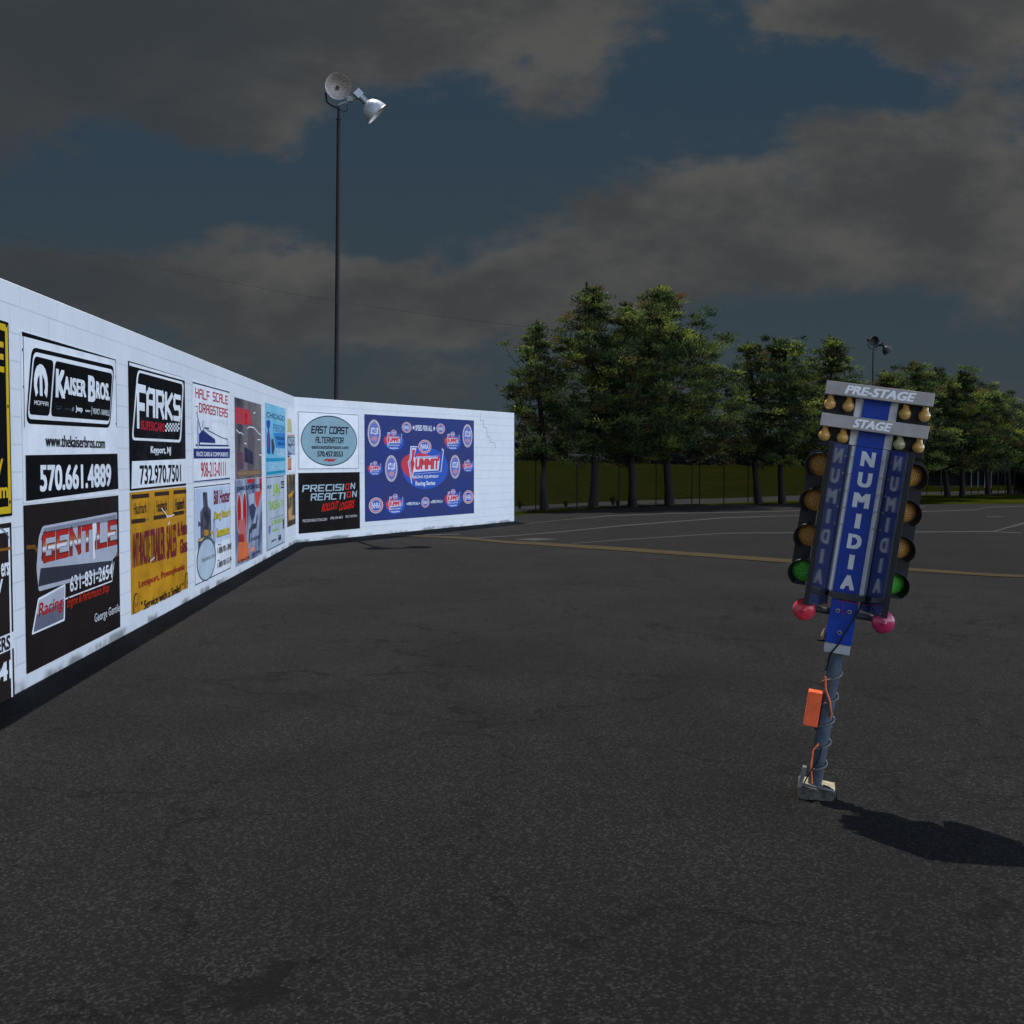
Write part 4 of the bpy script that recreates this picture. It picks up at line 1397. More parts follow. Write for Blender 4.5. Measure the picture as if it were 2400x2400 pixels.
def spruce_meshes(seed, H, zb, Rr, lean, leaders=1, dens=1.0):
    """trunk+limbs mesh and crown mesh of one spruce, base at the origin"""
    rg = np.random.default_rng(seed)
    mb = MB()
    axis = lambda z: np.array([lean * (z / H) + .05 * math.sin(z * 1.3 + seed), .04 * math.cos(z * 1.1 + seed), z])
    zs = np.linspace(-.05, H * .97, 12)
    r0 = .0165 * H + .02
    mb.path([axis(z) for z in zs], [r0 * (1.28 if i == 0 else 1.0) * (1 - max(0, z) / H) ** .8 + .012 for i, z in enumerate(zs)], BARK, 9)
    V, Fc, T = [], [], []
    nb = int(16.5 * (H - zb) * (.85 + .3 * rg.random()))
    tri_v, tri_t = [], []
    for i in range(nb + 10):
        t = (i + rg.random()) / nb
        dead = i >= nb                                # dead limbs under the crown
        if dead:
            t = rg.random() * .10
        t = min(t, .99)
        z = zb + (H * .95 - zb) * t
        L = Rr * (min(1.0, .70 + 1.2 * t) * (1 - t ** 1.6) ** .98 * (.46 + .64 * rg.random()) + .07)
        if rg.random() < .13 and not dead:
            L = L * 1.25 + .15
        az = i * 2.39996 + rg.normal(0, .4)
        el = math.radians(-8 + 44 * t ** 1.4 + rg.normal(0, 9))
        dh = np.array([math.cos(az), math.sin(az), 0])
        up = np.array([0, 0, 1.0])
        side = np.cross(up, dh)
        p0 = axis(z)
        curve = .14 + .16 * rg.random()
        P = lambda q: p0 + dh * (L * q * math.cos(el)) + up * (L * (q * math.sin(el) - .10 * math.sin(math.pi * q) + curve * q ** 2.4)) + side * (.08 * L * math.sin(3 * q + i))
        qs = np.linspace(0, .95, 5)
        mb.path([P(q) for q in qs], [max(.007, .015 * L * (1 - .8 * q)) for q in qs], BARK, 4)
        for k in range(4):                            # bare side twigs
            q = .25 + .6 * rg.random()
            a0 = P(q)
            mb.path([a0, a0 + (dh * .5 + side * rg.choice([-1, 1]) * .7 + up * .15) * (.16 + .22 * L * rg.random())], [.006, .003], BARK, 3)
        if dead:
            continue
        nc = max(2, int(round((1.5 + 3.1 * L) * dens)))
        for c in range(nc):
            q = 1.0 if c == 0 else (.30 + .72 * math.sqrt(rg.random()) if t < .6 else .05 + .95 * rg.random())
            lat = 0.0 if c == 0 else rg.normal(0, .30) * L * (1.05 - .55 * q)
            cen = P(min(q, 1.02)) + side * lat + up * (rg.normal(.03, .05) - .12 * abs(lat))
            rr = (.13 + .15 * rg.random()) * (.8 + .2 * L)
            ns = int((32 + 56 * rg.random()) * (.7 + .3 * L))
            o3 = rg.normal(0, 1, (ns, 3)) * np.array([1.0, 1.0, .45]) * rr * .60
            C = cen[None] + o3
            out = dh * .8 + side * (.9 * np.sign(lat) * min(1, abs(lat) * 3)) + up * (.25 + .55 * t)
            d = out[None] * .8 + o3 / rr * .9 + rg.normal(0, .35, (ns, 3)) + up[None] * .34
            d /= np.linalg.norm(d, axis=1, keepdims=True)
            wv = np.cross(d, rg.normal(0, 1, (ns, 3)))
            wv /= np.linalg.norm(wv, axis=1, keepdims=True) + 1e-6
            ln = .05 + .085 * rg.random((ns, 1))
            wd = .013 + .017 * rg.random((ns, 1))
            tri_v.append(np.stack([C - d * ln * .3, C + d * ln * .25 + wv * wd, C + d * ln, C + d * ln * .25 - wv * wd], 1).reshape(-1, 3))
            u = rg.random()
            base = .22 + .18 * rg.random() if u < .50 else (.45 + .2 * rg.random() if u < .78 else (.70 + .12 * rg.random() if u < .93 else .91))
            tv = np.clip(base + rg.normal(0, .07, ns) + .10 * o3[:, 2] / rr, 0.0, .84) if base < .9 else np.full(ns, .90)  # upper needles of each clump tinted lighter, sunlit tops put into the colour
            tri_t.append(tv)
    # leaders at the top
    for k in range(leaders):
        hh = (1.05 + .5 * rg.random()) * (1.0 if k == 0 else .8)
        p0 = axis(H - hh - (0 if k == 0 else .12)) + np.array([rg.normal(0, .05) + (.42 * (k - (leaders - 1) / 2)), rg.normal(0, .1), 0])
        ns = 190
        q = rg.random(ns)
        an = rg.random(ns) * 6.283
        rad = .17 * (1 - q) ** 1.2 + .02
        C = p0[None] + np.stack([np.cos(an) * rad * rg.random(ns), np.sin(an) * rad * rg.random(ns), q * hh], 1)
        d = np.stack([np.cos(an) * .7, np.sin(an) * .7, np.full(ns, .9)], 1)
        d /= np.linalg.norm(d, axis=1, keepdims=True)
        wv = np.cross(d, rg.normal(0, 1, (ns, 3)))
        wv /= np.linalg.norm(wv, axis=1, keepdims=True)
        ln, wd = .11, .024
        tri_v.append(np.stack([C - d * ln * .3, C + wv * wd, C + d * ln, C - wv * wd], 1).reshape(-1, 3))
        tri_t.append(np.clip(rg.normal(.5, .12, ns), 0, .84))
    Vv = np.concatenate(tri_v)
    Tt = np.concatenate(tri_t).astype(np.float32)
    n = len(Tt)
    me = bpy.data.meshes.new('crown')
    me.vertices.add(4 * n)
    me.vertices.foreach_set('co', Vv.astype(np.float32).ravel())
    me.loops.add(4 * n)
    me.loops.foreach_set('vertex_index', np.arange(4 * n, dtype=np.int32))
    me.polygons.add(n)
    me.polygons.foreach_set('loop_start', np.arange(0, 4 * n, 4, dtype=np.int32))
    me.update(calc_edges=True)
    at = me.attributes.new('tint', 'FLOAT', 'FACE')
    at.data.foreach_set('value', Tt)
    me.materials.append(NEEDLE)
    return mb, me


def spruce(px, pby, ptx, pty, bare_y, Rr, seed, label, leaders=1, dens=1.0):
    b0 = on_ground(px, pby)
    top = at_depth(ptx, pty, b0.y)
    zb = at_depth(px, bare_y, b0.y).z
    H = top.z
    root = empty('spruce_tree', (b0.x, b0.y, 0), label, 'tree', 'spruces in a row beyond the racing surface')
    mb, me = spruce_meshes(seed, H, zb, Rr, top.x - b0.x, leaders, dens)
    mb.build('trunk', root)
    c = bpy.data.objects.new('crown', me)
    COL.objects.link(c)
    c.parent = root
    return root


for a in (
    (1279, 1194, 1254, 752, 1068, 1.55, 11, 'thin-topped spruce right beside the free end of the white wall', 1, .95),
    (1392, 1190, 1390, 662, 1066, 2.45, 12, 'tallest spruce, with a narrow dark twin-tipped top', 2, 1.15),
    (1481, 1188, 1468, 712, 1072, 2.0, 13, 'slim leaning spruce squeezed between the two tallest spruces', 1, .9),
    (1566, 1185, 1552, 668, 1070, 3.0, 14, 'broadest spruce, tall with a wide ragged right side', 1, 1.25),
    (1776, 1181, 1757, 800, 1074, 1.9, 15, 'sparse spruce standing right of the wide gap in the row, sky showing through', 2, .62),
    (1834, 1181, 1828, 792, 1074, 2.4, 16, 'rounded spruce with two upright tips, just left of the start light', 2, 1.0),
    (1945, 1178, 1952, 786, 1080, 2.0, 17, 'pointed spruce rising directly above the start light\'s upper left corner', 1, 1.15),
    (2085, 1175, 2080, 868, 1085, 1.7, 18, 'spruce behind the start light, beside the distant floodlight pole', 2, 1.0),
    (2128, 1170, 2146, 846, 1088, 2.1, 19, 'thin-tipped spruce just right of the start light\'s top bars', 1, 1.1),
    (2219, 1164, 2188, 862, 1085, 2.4, 20, 'spruce with a forked top, first of the four right of the start light', 2, 1.15),
    (2253, 1164, 2262, 868, 1085, 2.2, 21, 'bushy spruce with a blunt top, left of the screened fence\'s white posts', 2, 1.0),
    (2316, 1160, 2312, 905, 1090, 2.2, 22, 'dark-trunked low spruce in front of the screened fence', 1, 1.1),
    (2368, 1157, 2356, 922, 1090, 2.0, 23, 'low bushy spruce behind the small pale building corner', 2, 1.0),
    (2440, 1156, 2412, 955, 1095, 2.3, 24, 'rightmost spruce, only its left branches in view', 1, 1.0),
    (1668, 1183, 1672, 905, 1085, 1.5, 25, 'short bushy young spruce filling the gap beside the broadest spruce', 1, .8) if False else None,
):
    if a:
        spruce(*a)


# ---------------------------------------------------------------- fences
def mesh_mat(name, col, cover, scale):
    m = bpy.data.materials.new(name)
    m.use_nodes = True
    t = NT(m.node_tree)
    nt = m.node_tree
    b = nt.nodes['Principled BSDF']
    b.inputs['Base Color'].default_value = col + (1,)
    b.inputs['Roughness'].default_value = .5
    b.inputs['Specular IOR Level'].default_value = .3
    co = t.n('ShaderNodeTexCoord').outputs['Object']
    sp = t.n('ShaderNodeSeparateXYZ')
    t.put(sp.inputs[0], co)
    a = t.math('PINGPONG', t.math('MULTIPLY', t.math('ADD', sp.outputs[0], sp.outputs[2]), scale), .5)
    c = t.math('PINGPONG', t.math('MULTIPLY', t.math('SUBTRACT', sp.outputs[0], sp.outputs[2]), scale), .5)
    wire = t.math('LESS_THAN', t.math('MINIMUM', a, c), cover)
    tr = t.n('ShaderNodeBsdfTransparent')
    mx = t.n('ShaderNodeMixShader')
    t.put(mx.inputs[0], wire)
    t.put(mx.inputs[1], tr.outputs[0])
    t.put(mx.inputs[2], b.outputs[0])
    t.put(nt.nodes['Material Output'].inputs[0], mx.outputs[0])
    return m


STEEL = mat('fence_steel', (.05, .052, .055), .5, .4, .5, var=.2)
DKSTEEL = mat('fence_post_dark', (.0035, .0035, .004), .7, .08)
CHAIN = mesh_mat('chain_link', (.012, .013, .013), .012, 14.0)


def chain_fence(pts, h, label, posts_px=None, rail_from=0):
    a, b_ = pts
    d = (b_ - a)
    L = d.length
    root = empty('chain_link_fence', a, label, 'fence', rot=(0, 0, math.atan2(d.y, d.x)))
    mb = MB()
    mb.add([(0, 0, .03), (L, 0, .03), (L, 0, h - .02), (0, 0, h - .02)], [(0, 1, 2, 3)], CHAIN)
    mb.build('wire_mesh', root)
    mb = MB()
    mb.tube((rail_from, .02, h), (L, .02, h), .014, STEEL, n=6)
    mb.build('top_rail', root)
    for t in posts_px:
        mb = MB()
        mb.tube((t, .03, -.05), (t, .03, h + .05), .020, DKSTEEL, n=8)
        mb.sphere((t, .03, h + .06), .03, DKSTEEL, 8)
        mb.build('fence_post', root)
    return root


f0, f1 = on_ground(1140, 1199), on_ground(1756, 1178)
fd = (f1 - f0).normalized()


def along(px):
    # distance along the fence line where the picture column px crosses it
    r = ray(px, 1150)
    den = r.x * fd.y - r.y * fd.x
    t = (f0.x * fd.y - f0.y * fd.x) / den
    p = Vector((r.x * t, r.y * t, 0))
    return (p - Vector((f0.x, f0.y, 0))).dot(fd)


chain_fence((f0, f1), 1.72, 'long wire mesh fence with thin dark posts running behind the spruce trunks',
            [along(x) for x in (1150, 1257, 1354, 1452, 1539, 1623, 1641, 1698)] + [(f1 - f0).length - .04], along(1445))
g0, g1 = f1 + fd * .25, on_ground(2175, 1160)
chain_fence((g0, g1), 1.7, 'wire mesh fence behind the start light, continuing the long fence to the right',
            [(g1 - g0).length * k for k in (.004, .14, .28, .43, .57, .71, .85, .996)], 0)


def screen_fence():
    a, b_ = on_ground(2176, 1156.5), on_ground(2520, 1156)
    d = b_ - a
    L = d.length
    root = empty('screened_fence', a, 'dark screened fence with white posts and a pale top rail at the far right', 'fence', rot=(0, 0, math.atan2(d.y, d.x)))
    D = a.y
    zt = CAMZ - (1094 - HOR) / F * D
    zb = CAMZ - (1139 - HOR) / F * D
    scr = mat('windscreen_cloth', (.0045, .0075, .0085), .8, .1, var=.3, vscale=3)
    wht = mat('white_post_paint', (.16, .17, .17), .5, .3, var=.3, vscale=9)
    per = D / F
    mb = MB()
    mb.box((L / 2, .06, (zt + zb) / 2), (L, .012, zt - zb - .03), scr)
    mb.build('windscreen', root)
    mb = MB()
    mb.tube((100 * per, 0, zt), (L, 0, zt), .022, wht, n=8)
    mb.build('top_rail', root)
    mb = MB()
    mb.tube((20 * per, 0, zb - .01), (124 * per, 0, zb - .05), .014, STEEL, n=6)
    mb.build('bottom_rail', root)
    for i, px in enumerate((2205, 2251, 2277, 2293, 2309.5, 2325, 2341, 2358, 2381, 2412, 2445, 2480)):
        x = (px - 2176) * per
        mb = MB()
        m = wht if i in (2, 3, 4, 5) else STEEL
        mb.tube((x, -.03, zb - .10), (x, -.03, zt - .02), .026, m, n=8)
        mb.tube((x + .04, .0, -.05), (x + .04, .0, zb - .02), .022, DKSTEEL, n=8)
        mb.build('fence_post', root)
    return root


screen_fence()


def hut():
    a = on_ground(2390, 1156)
    root = empty('utility_building', (a.x, a.y - 1.2, 0), 'small pale concrete building corner at the right picture edge, beyond the grass', 'building')
    per = a.y / F
    pale = mat('hut_render', (.030, .027, .025), .9, .1, var=.2, vscale=4)
    dk = mat('hut_opening', (.004, .004, .005), .7, .1)
    mb = MB()
    mb.box((1.2, 1.0, .43), (2.4, 2.0, .96), pale)
    mb.build('wall', root, .01)
    mb = MB()
    mb.box((1.2, .97, .955), (2.6, 2.2, .09), mat('hut_roof', (.04, .038, .036), .8, .1, var=.2))
    mb.build('roof', root, .01)
    mb = MB()
    mb.box((.46, -.01, .34), (.5, .03, .5), dk)
    mb.build('door', root)


hut()


# ---------------------------------------------------------------- far backdrop
def treeline(name, x0, x1, y, h, seed, col, label):
    """a distant wood that reads as one mass: ragged heap of leaf-size faces"""
    rg = np.random.default_rng(seed)
    n = 9000
    x = rg.uniform(x0, x1, n)
    top = h * (.55 + .25 * np.sin(x * .11 + seed) + .16 * np.sin(x * .37 + 2 * seed) + .08 * np.sin(x * 1.1))
    z = top * rg.random(n) ** .6
    yy = y + rg.uniform(-6, 6, n)
    C = np.stack([x, yy, z + .4], 1)
    d = rg.normal(0, 1, (n, 3))
    d /= np.linalg.norm(d, axis=1, keepdims=True)
    e = np.cross(d, rg.normal(0, 1, (n, 3)))
    e /= np.linalg.norm(e, axis=1, keepdims=True)
    s = rg.uniform(.35, 1.0, (n, 1))
    V = np.stack([C + d * s, C + e * s, C - d * s, C - e * s], 1).reshape(-1, 3)
    mb = MB()
    mb.add([tuple(v) for v in V], [(4 * i, 4 * i + 1, 4 * i + 2, 4 * i + 3) for i in range(n)], mat('far_leaves_%d' % seed, col, .9, .05, var=.5, vscale=.4))
    return tag(mb.build(name), label, 'wood', kind='stuff')


treeline('distant_trees', -60, 140, 190, 5.5, 3, (.0075, .0115, .0105), 'dark distant wood along the horizon behind the spruce row')


def hills():
    rg = np.random.default_rng(8)
    mb = MB()
    xs = np.linspace(-700, 900, 90)
    h = 12 + 7 * np.sin(xs * .006 + 1) + 4 * np.sin(xs * .021) + 1.5 * np.sin(xs * .06)
    v = []
    for j, (y, k) in enumerate(((560, 0.0), (620, .6), (700, 1.0), (900, .4))):
        v += [(x, y, a * k - .5) for x, a in zip(xs, h)]
    n = len(xs)
    mb.add(v, [(j * n + i, j * n + i + 1, (j + 1) * n + i + 1, (j + 1) * n + i) for j in range(3) for i in range(n - 1)], mat('far_hill', (.012, .017, .019), .95, .05, var=.4, vscale=.03), True)
    tag(mb.build('hills'), None, kind='structure')


hills()


# weeds along the fence foot
def weed(px, py, h, seed, label):
    b0 = on_ground(px, py)
    rg = np.random.default_rng(seed)
    mb = MB()
    lm = mat('weed_leaf', (.008, .012, .003), .8, .1, var=.4, vscale=20)
    for i in range(26):
        a = rg.random() * 6.28
        r, z = h * (.1 + .4 * rg.random()), h * (.4 + .7 * rg.random())
        c = Vector((math.cos(a) * r, math.sin(a) * r * .6, z))
        side = Vector((-math.sin(a), math.cos(a), 0)) * .025
        mb.add([side * .4, -side * .4, c * .6 - side, c, c * .6 + side], [(0, 1, 2, 3, 4)], lm)
    o = mb.build('weed_plant')
    o.location = (b0.x, b0.y, 0)
    return tag(o, label, 'weed', 'weeds at the path edge')


weed(1218, 1194, .35, 1, 'dark weed at the path edge beside the wall\'s free end')
weed(1437, 1186, .42, 2, 'taller weed between the tallest and the slim leaning spruce')
weed(1448, 1187, .3, 3, 'small weed just left of the slim leaning spruce\'s trunk')
weed(1326, 1190, .28, 4, 'small weed between the first two spruce trunks')


# ---------------------------------------------------------------- the start light
def start_light():
    OX, OY = 1905.0, 1862.0
    g = on_ground(OX, OY)
    S = g.y / F * .975
    SX, SZ = g.y / F * .957, g.y / F * 1.006
    TILT, LEAN = R(9.0), R(8.2)
    root = empty('start_light', (g.x, g.y, 0), 'leaning drag racing start light on a dark post, stage bulbs over amber lamps', 'start light', rot=(0, LEAN, -math.atan2(g.x, g.y)))
    cs, sn = math.cos(TILT), math.sin(TILT)
    Z8 = lambda x, y: L(1850 + x * 400 / 1932, 850 + y * 400 / 1932)
    Z6 = lambda x, y: L(1800 + x * 500 / 1380, 1200 + y * 500 / 1380)

    def L(px, py):
        dx, dy = px - OX, py - OY
        return ((dx * cs + dy * sn) * SX, (dx * sn - dy * cs) * SZ)

    blue = mat('royal_blue_enamel', lin('#123a9a'), .42, .35, var=.16, vscale=9, bump=.06, bscale=60)
    white = mat('white_enamel', (.74, .75, .76), .45, .3, var=.06)
    alu = mat('brushed_aluminium', (.40, .36, .34), .48, .4, .2, var=.14, vscale=7)
    black = mat('black_plastic', (.014, .014, .016), .5, .3, var=.25)
    char = mat('charcoal_housing', (.022, .022, .025), .45, .35, var=.2, vscale=5)
    mirror = mat('smoked_mirror', (.34, .34, .37), .10, .5, .92)
    post_m = mat('slate_post_paint', (.060, .078, .105), .35, .45, var=.25, vscale=9)
    cable_g = mat('grey_cable', (.13, .125, .12), .6, .3)
    cable_k = mat('black_cable', (.012, .012, .013), .5, .3)
    orange = mat('orange_cord', lin('#e8703a'), .5, .3)
    obox = mat('orange_plastic', lin('#f2673c'), .5, .3, var=.10, vscale=16)
    bulb = mat('amber_bulb', lin('#c89a50'), .22, .5, var=.10, vscale=22, coat=.3)
    bulb2 = mat('greenish_bulb', lin('#a8a878'), .22, .5, var=.10, vscale=22, coat=.3)
    redb = mat('red_bulb_glass', lin('#d83a4c'), .3, .5, var=.08, vscale=30, coat=.4)
    redb2 = mat('dark_red_bulb_glass', lin('#a82850'), .3, .5, var=.12, vscale=30, coat=.4)
    green = mat('green_lens_glass', lin('#3fae2a'), .25, .5, coat=.3)
    stone = mat('worn_base_metal', (.085, .08, .07), .7, .3, .2, var=.5, vscale=30, bump=.5, bscale=60)
    tan = mat('base_sand_top', (.33, .29, .20), .85, .2, var=.3, vscale=30)
    brass = mat('brass_fitting', (.60, .42, .20), .4, .4, .4)
    bolt_m = mat('bolt_steel', (.35, .35, .35), .35, .5, .8)

    def lens_mat(name, col, dot):
        m = bpy.data.materials.new(name)
        m.use_nodes = True
        t = NT(m.node_tree)
        b = m.node_tree.nodes['Principled BSDF']
        co = t.vmath('MULTIPLY', t.n('ShaderNodeTexCoord').outputs['Object'], (1.0, 0.0, 1.0))
        v = t.voro(co, 118, 'F1', .25).outputs['Distance']
        t.put(b.inputs['Base Color'], t.mix(t.ss(v, .42, .20), col, dot))
        b.inputs['Roughness'].default_value = .25
        b.inputs['Specular IOR Level'].default_value = .4
        bn = t.n('ShaderNodeBump')
        bn.inputs['Strength'].default_value = .6
        bn.inputs['Distance'].default_value = .004
        bn.invert = True
        t.put(bn.inputs['Height'], v)
        t.put(b.inputs['Normal'], bn.outputs[0])
        return m

    amber = lens_mat('amber_dot_lens', lin('#d07f16'), lin('#ffdf90'))
    greenl = lens_mat('green_dot_lens', lin('#34bc28'), lin('#9cff70'))

    # foot: worn block whose underside lies flat on the asphalt
    mb = MB()
    gz = lambda x: x * math.tan(LEAN) - .003
    tl, tr_ = Z6(187, 1742), Z6(446, 1790)
    x0, x1 = tl[0], tr_[0]
    zt = (tl[1] + tr_[1]) / 2
    yb, yf = .11, -.10
    n = 10
    prof = [(x0 + .004, zt), (x0 + .012, gz(x0 + .012) + .02), (x0 + .03, gz(x0 + .03)), (x1 - .02, gz(x1 - .02)), (x1 - .006, gz(x1) + .02), (x1 - .004, zt)]
    mb.prism(prof, yf, yb, stone)
    base = mb.build('foot_block', root, .006)
    mb = MB()
    mb.box(((x0 + x1) / 2, .02, zt + .003), (x1 - x0 - .02, yb - yf - .05, .006), tan)
    mb.build('sand_top', base)
    mb = MB()
    a, c = Z6(240, 1622), Z6(196, 1748)
    mb.prism([(c[0] - .004, zt - .01), (c[0] + .014, zt - .01), (a[0] + .008, a[1] - .02), (a[0] + .006, a[1]), (a[0] - .012, a[1])], -.09, -.05, mat('bracket_grey', (.20, .20, .20), .5, .4, .4, var=.3))
    mb.build('foot_bracket', root)
    # post
    pz1 = Z6(440, 885)[1]
    mb = MB()
    mb.lathe([(.036, zt), (.036, zt + .35), (.034, pz1 - .20), (.038, pz1 - .17), (.038, pz1 + .01)], (0, 0, 0), (0, 0, 1), post_m, 24, True, True)
    mb.build('post', root)
    # cables wound round the post
    mb = MB()
    zz = [Z6(0, y)[1] for y in (1655, 1480, 1330, 1240, 1180, 1080, 990)]
    pts = []
    turns = 4.6
    z0_, z1_ = Z6(300, 1655)[1], Z6(450, 985)[1]
    for i in range(120):
        t = i / 119
        an = -2.2 + turns * 2 * math.pi * t
        pts.append((.043 * math.cos(an), .043 * math.sin(an), z0_ + (z1_ - z0_) * (t ** 1.05)))
    mb.path(pts, .0062, cable_g, 7)
    mb.path([(.045, -.02, zt + .012), (.07, -.06, zt + .018), (.09, -.085, zt + .012), (.0, -.09, zt + .014), (-.06, -.07, zt + .012)], .006, cable_g, 6)
    mb.build('wound_cable', root)
    mb = MB()
    P6 = lambda x, y, d: (Z6(x, y)[0], d, Z6(x, y)[1])
    mb.path([P6(285, 1732, -.07), P6(278, 1650, -.055), P6(290, 1520, -.045), P6(330, 1480, -.03), P6(350, 1440, .03), P6(395, 1380, .02), P6(408, 1280, -.045), P6(398, 1200, -.05), P6(370, 1120, -.05), P6(368, 1040, -.046)], .005, orange, 7)
    mb.build('orange_cord', root)
    mb = MB()
    mb.path([P6(232, 1735, -.06), P6(260, 1680, -.06), P6(330, 1570, -.05), P6(345, 1500, -.05)], .004, cable_k, 6)
    mb.path([P6(372, 1000, -.045), P6(400, 890, -.055), P6(450, 820, -.092), P6(520, 700, -.094), P6(585, 590, -.092), P6(600, 560, -.06)], .005, cable_k, 6)
    mb.build('black_cable', root)
    # orange box on the left of the post
    mb = MB()
    a, c = Z6(270, 1140), Z6(238, 1366)
    mb.box((-.036 - .032, .0, (a[1] + c[1]) / 2), (.07, .075, a[1] - c[1]), obox)
    mb.build('orange_box', root, .006)
    mb = MB()
    q = Z6(395, 1374)
    mb.tube((q[0] - .02, 0, q[1]), (q[0] + .018, 0, q[1] - .002), .007, mat('pipe_grey', (.2, .22, .26), .4, .4, .4))
    mb.tube((Z6(310, 810)[0], .0, Z6(310, 810)[1]), (Z6(372, 818)[0], .0, Z6(310, 810)[1]), .006, black)
    mb.build('clamp_pin', root)
    # collar and blue column
    c0, c1 = Z6(440, 890)[1], Z6(440, 825)[1]
    cw = 61 * S
    mb = MB()
    mb.box((0, 0, (c0 + c1) / 2), (cw - .006, .11, c1 - c0), mat('collar_grey', (.38, .39, .41), .5, .4, .3, var=.15))
    mb.build('collar', root, .003)
    ztop = Z8(960, 430)[1] + .02
    zmid = Z6(480, 545)[1]
    mb = MB()
    mb.box((0, 0, (c1 + zmid) / 2), (cw, .13, zmid - c1), blue)
    col = mb.build('lower_column', root, .003)
    mb = MB()
    for x, y in ((445, 610), (520, 618), (457, 750)):
        q = Z6(x, y)
        mb.tube((q[0], -.064, q[1]), (q[0], -.070, q[1]), .011, bolt_m, n=12)
        mb.tube((q[0], -.070, q[1]), (q[0], -.076, q[1]), .006, black, n=6)
    mb.build('bolt', col)
    mb = MB()
    mb.box((-.002, .0, (zmid + ztop) / 2), (cw + 36 * S, .05, ztop - zmid), white)
    mb.build('white_column', root, .003)
    mb = MB()
    mb.box((-.002, -.032, (zmid + ztop) / 2 + .002), (cw, .012, ztop - zmid - .004), blue)
    sign = mb.build('name_board', root, .002)
    # letters down the name board
    zn0, zn1 = Z8(870, 1000)[1], Z8(860, 1165)[1]
    stepz = Z8(870, 1000)[1] - Z8(835, 1228)[1]
    hl = zn0 - zn1
    for k, ch in enumerate('NUMIDIA'):
        mb = MB()
        zz1 = zn0 - k * stepz
        wl = {'I': .013, 'M': .040}.get(ch, .034)
        ctr = -.001
        lay_text(mb, ch, ctr - wl, ctr + wl, zz1 - hl, zz1, -.0392, white, bold=.06, step=.0002)
        mb.build('letter', sign)
    # stage rows: black back box, aluminium bar with lettering, four bulbs
    rows = [((400, 205), (1575, 390), (378, 345), (1560, 535), 'PRE-STAGE', ((435, 455), (640, 490), (1265, 595), (1475, 625)), (615, 1380)),
            ((348, 560), (1518, 735), (322, 690), (1503, 885), 'STAGE', ((375, 805), (578, 835), (1205, 925), (1412, 965)), (720, 1145))]
    for ri, (tlq, trq, blq, brq, txt, bulbs, tx) in enumerate(rows):
        a, b_, c, d = Z8(*tlq), Z8(*trq), Z8(*blq), Z8(*brq)
        xl, xr = (a[0] + c[0]) / 2, (b_[0] + d[0]) / 2
        zt_, zb_ = (a[1] + b_[1]) / 2, (c[1] + d[1]) / 2
        mb = MB()
        mb.box(((xl + xr) / 2, -.055, (zt_ + zb_) / 2), (xr - xl, .11, zt_ - zb_), alu)
        bar = mb.build('stage_bar', root, .0025)
        mb = MB()
        t0, t1 = Z8(tx[0], 0)[0], Z8(tx[1], 0)[0]
        cxm = (xl + xr) / 2 + (.004 if ri == 0 else -.008)
        wtx = .118 if ri == 0 else .066
        wtx = {0: 385 * 400 / 1932 * S, 1: 215 * 400 / 1932 * S}[ri]
        lay_text(mb, txt, cxm - wtx, cxm + wtx, zb_ + .011, zt_ - .010, -.1108, mat('sign_white', (.95, .95, .95), .5, .2), shear=.28, bold=.05, step=.0002)
        mb.build('lettering', bar)
        hb = .093 if ri == 0 else .098
        for sd in (-1, 1):
            mb = MB()
            xi = sd * (cw / 2 + 19 * S)
            xo = (xl if sd < 0 else xr)
            mb.box(((xi + xo) / 2, .0, zb_ - hb / 2), (abs(xo - xi), .045, hb), black)
            mb.build('bulb_backboard', root, .003)
            mb = MB()
            mb.box(((xi + xo) / 2, -.012, zb_ - hb - .006), (abs(xo - xi) - (.0 if ri == 0 else .13), .05, .011), white)
            if ri == 0 or sd > 0:
                mb.build('white_strip', root)
        for bi, (bx, by) in enumerate(bulbs):
            q = Z8(bx, by)
            r = 66 * 400 / 1932 * S
            mb = MB()
            prof = [(.0005, -r)] + [(r * math.sin(math.pi * k / 14), -r * math.cos(math.pi * k / 14)) for k in range(1, 10)]
            prof += [(r * .62, r * .78), (r * .50, r * 1.1), (r * .46, r * 1.55)]
            mb.lathe(prof, (q[0], -.058, q[1]), (0, 0, 1), bulb2 if (ri == 1 and bi == 2) else bulb, 24)
            o = mb.build('stage_bulb', root)
            if ri == 1 and bi == 2:
                o['label'] = 'greenish stage bulb'
    # mirrored wings beside the name board
    zt_, zb_ = Z8(440, 890)[1], Z6(270, 560)[1]
    zt2 = Z8(1260, 1000)[1]
    for sd in (-1, 1):
        top_ = (zt_ + zt2) / 2
        xi, xo = sd * (cw / 2 + 9 * S), sd * (cw / 2 + 52 * S)
        mb = MB()
        yi, yo = -.025, -.205
        nrm = Vector((-(yo - yi) * sd, (xo - xi) * sd, 0)).normalized() * .004
        q0, q1 = Vector((xi, yi, 0)), Vector((xo, yo, 0))
        mb.add([(q0.x, q0.y, zb_), (q1.x, q1.y, zb_), (q1.x, q1.y, top_), (q0.x, q0.y, top_)], [(0, 1, 2, 3) if sd > 0 else (3, 2, 1, 0)], mirror)
        back = Vector((sd * .005, .006, 0))
        mb.add([tuple(Vector((p.x, p.y, z)) + back) for p, z in ((q0, zb_), (q1, zb_), (q1, top_), (q0, top_))], [(3, 2, 1, 0) if sd > 0 else (0, 1, 2, 3)], black)
        mb.build('mirror_wing', root)
        mb = MB()
        mb.box((xo + sd * .013, -.203, (zb_ + top_) / 2), (.026, .016, top_ - zb_), black)
        mb.build('wing_frame', root, .002)
    mb = MB()
    q = Z8(560, 905)[1]
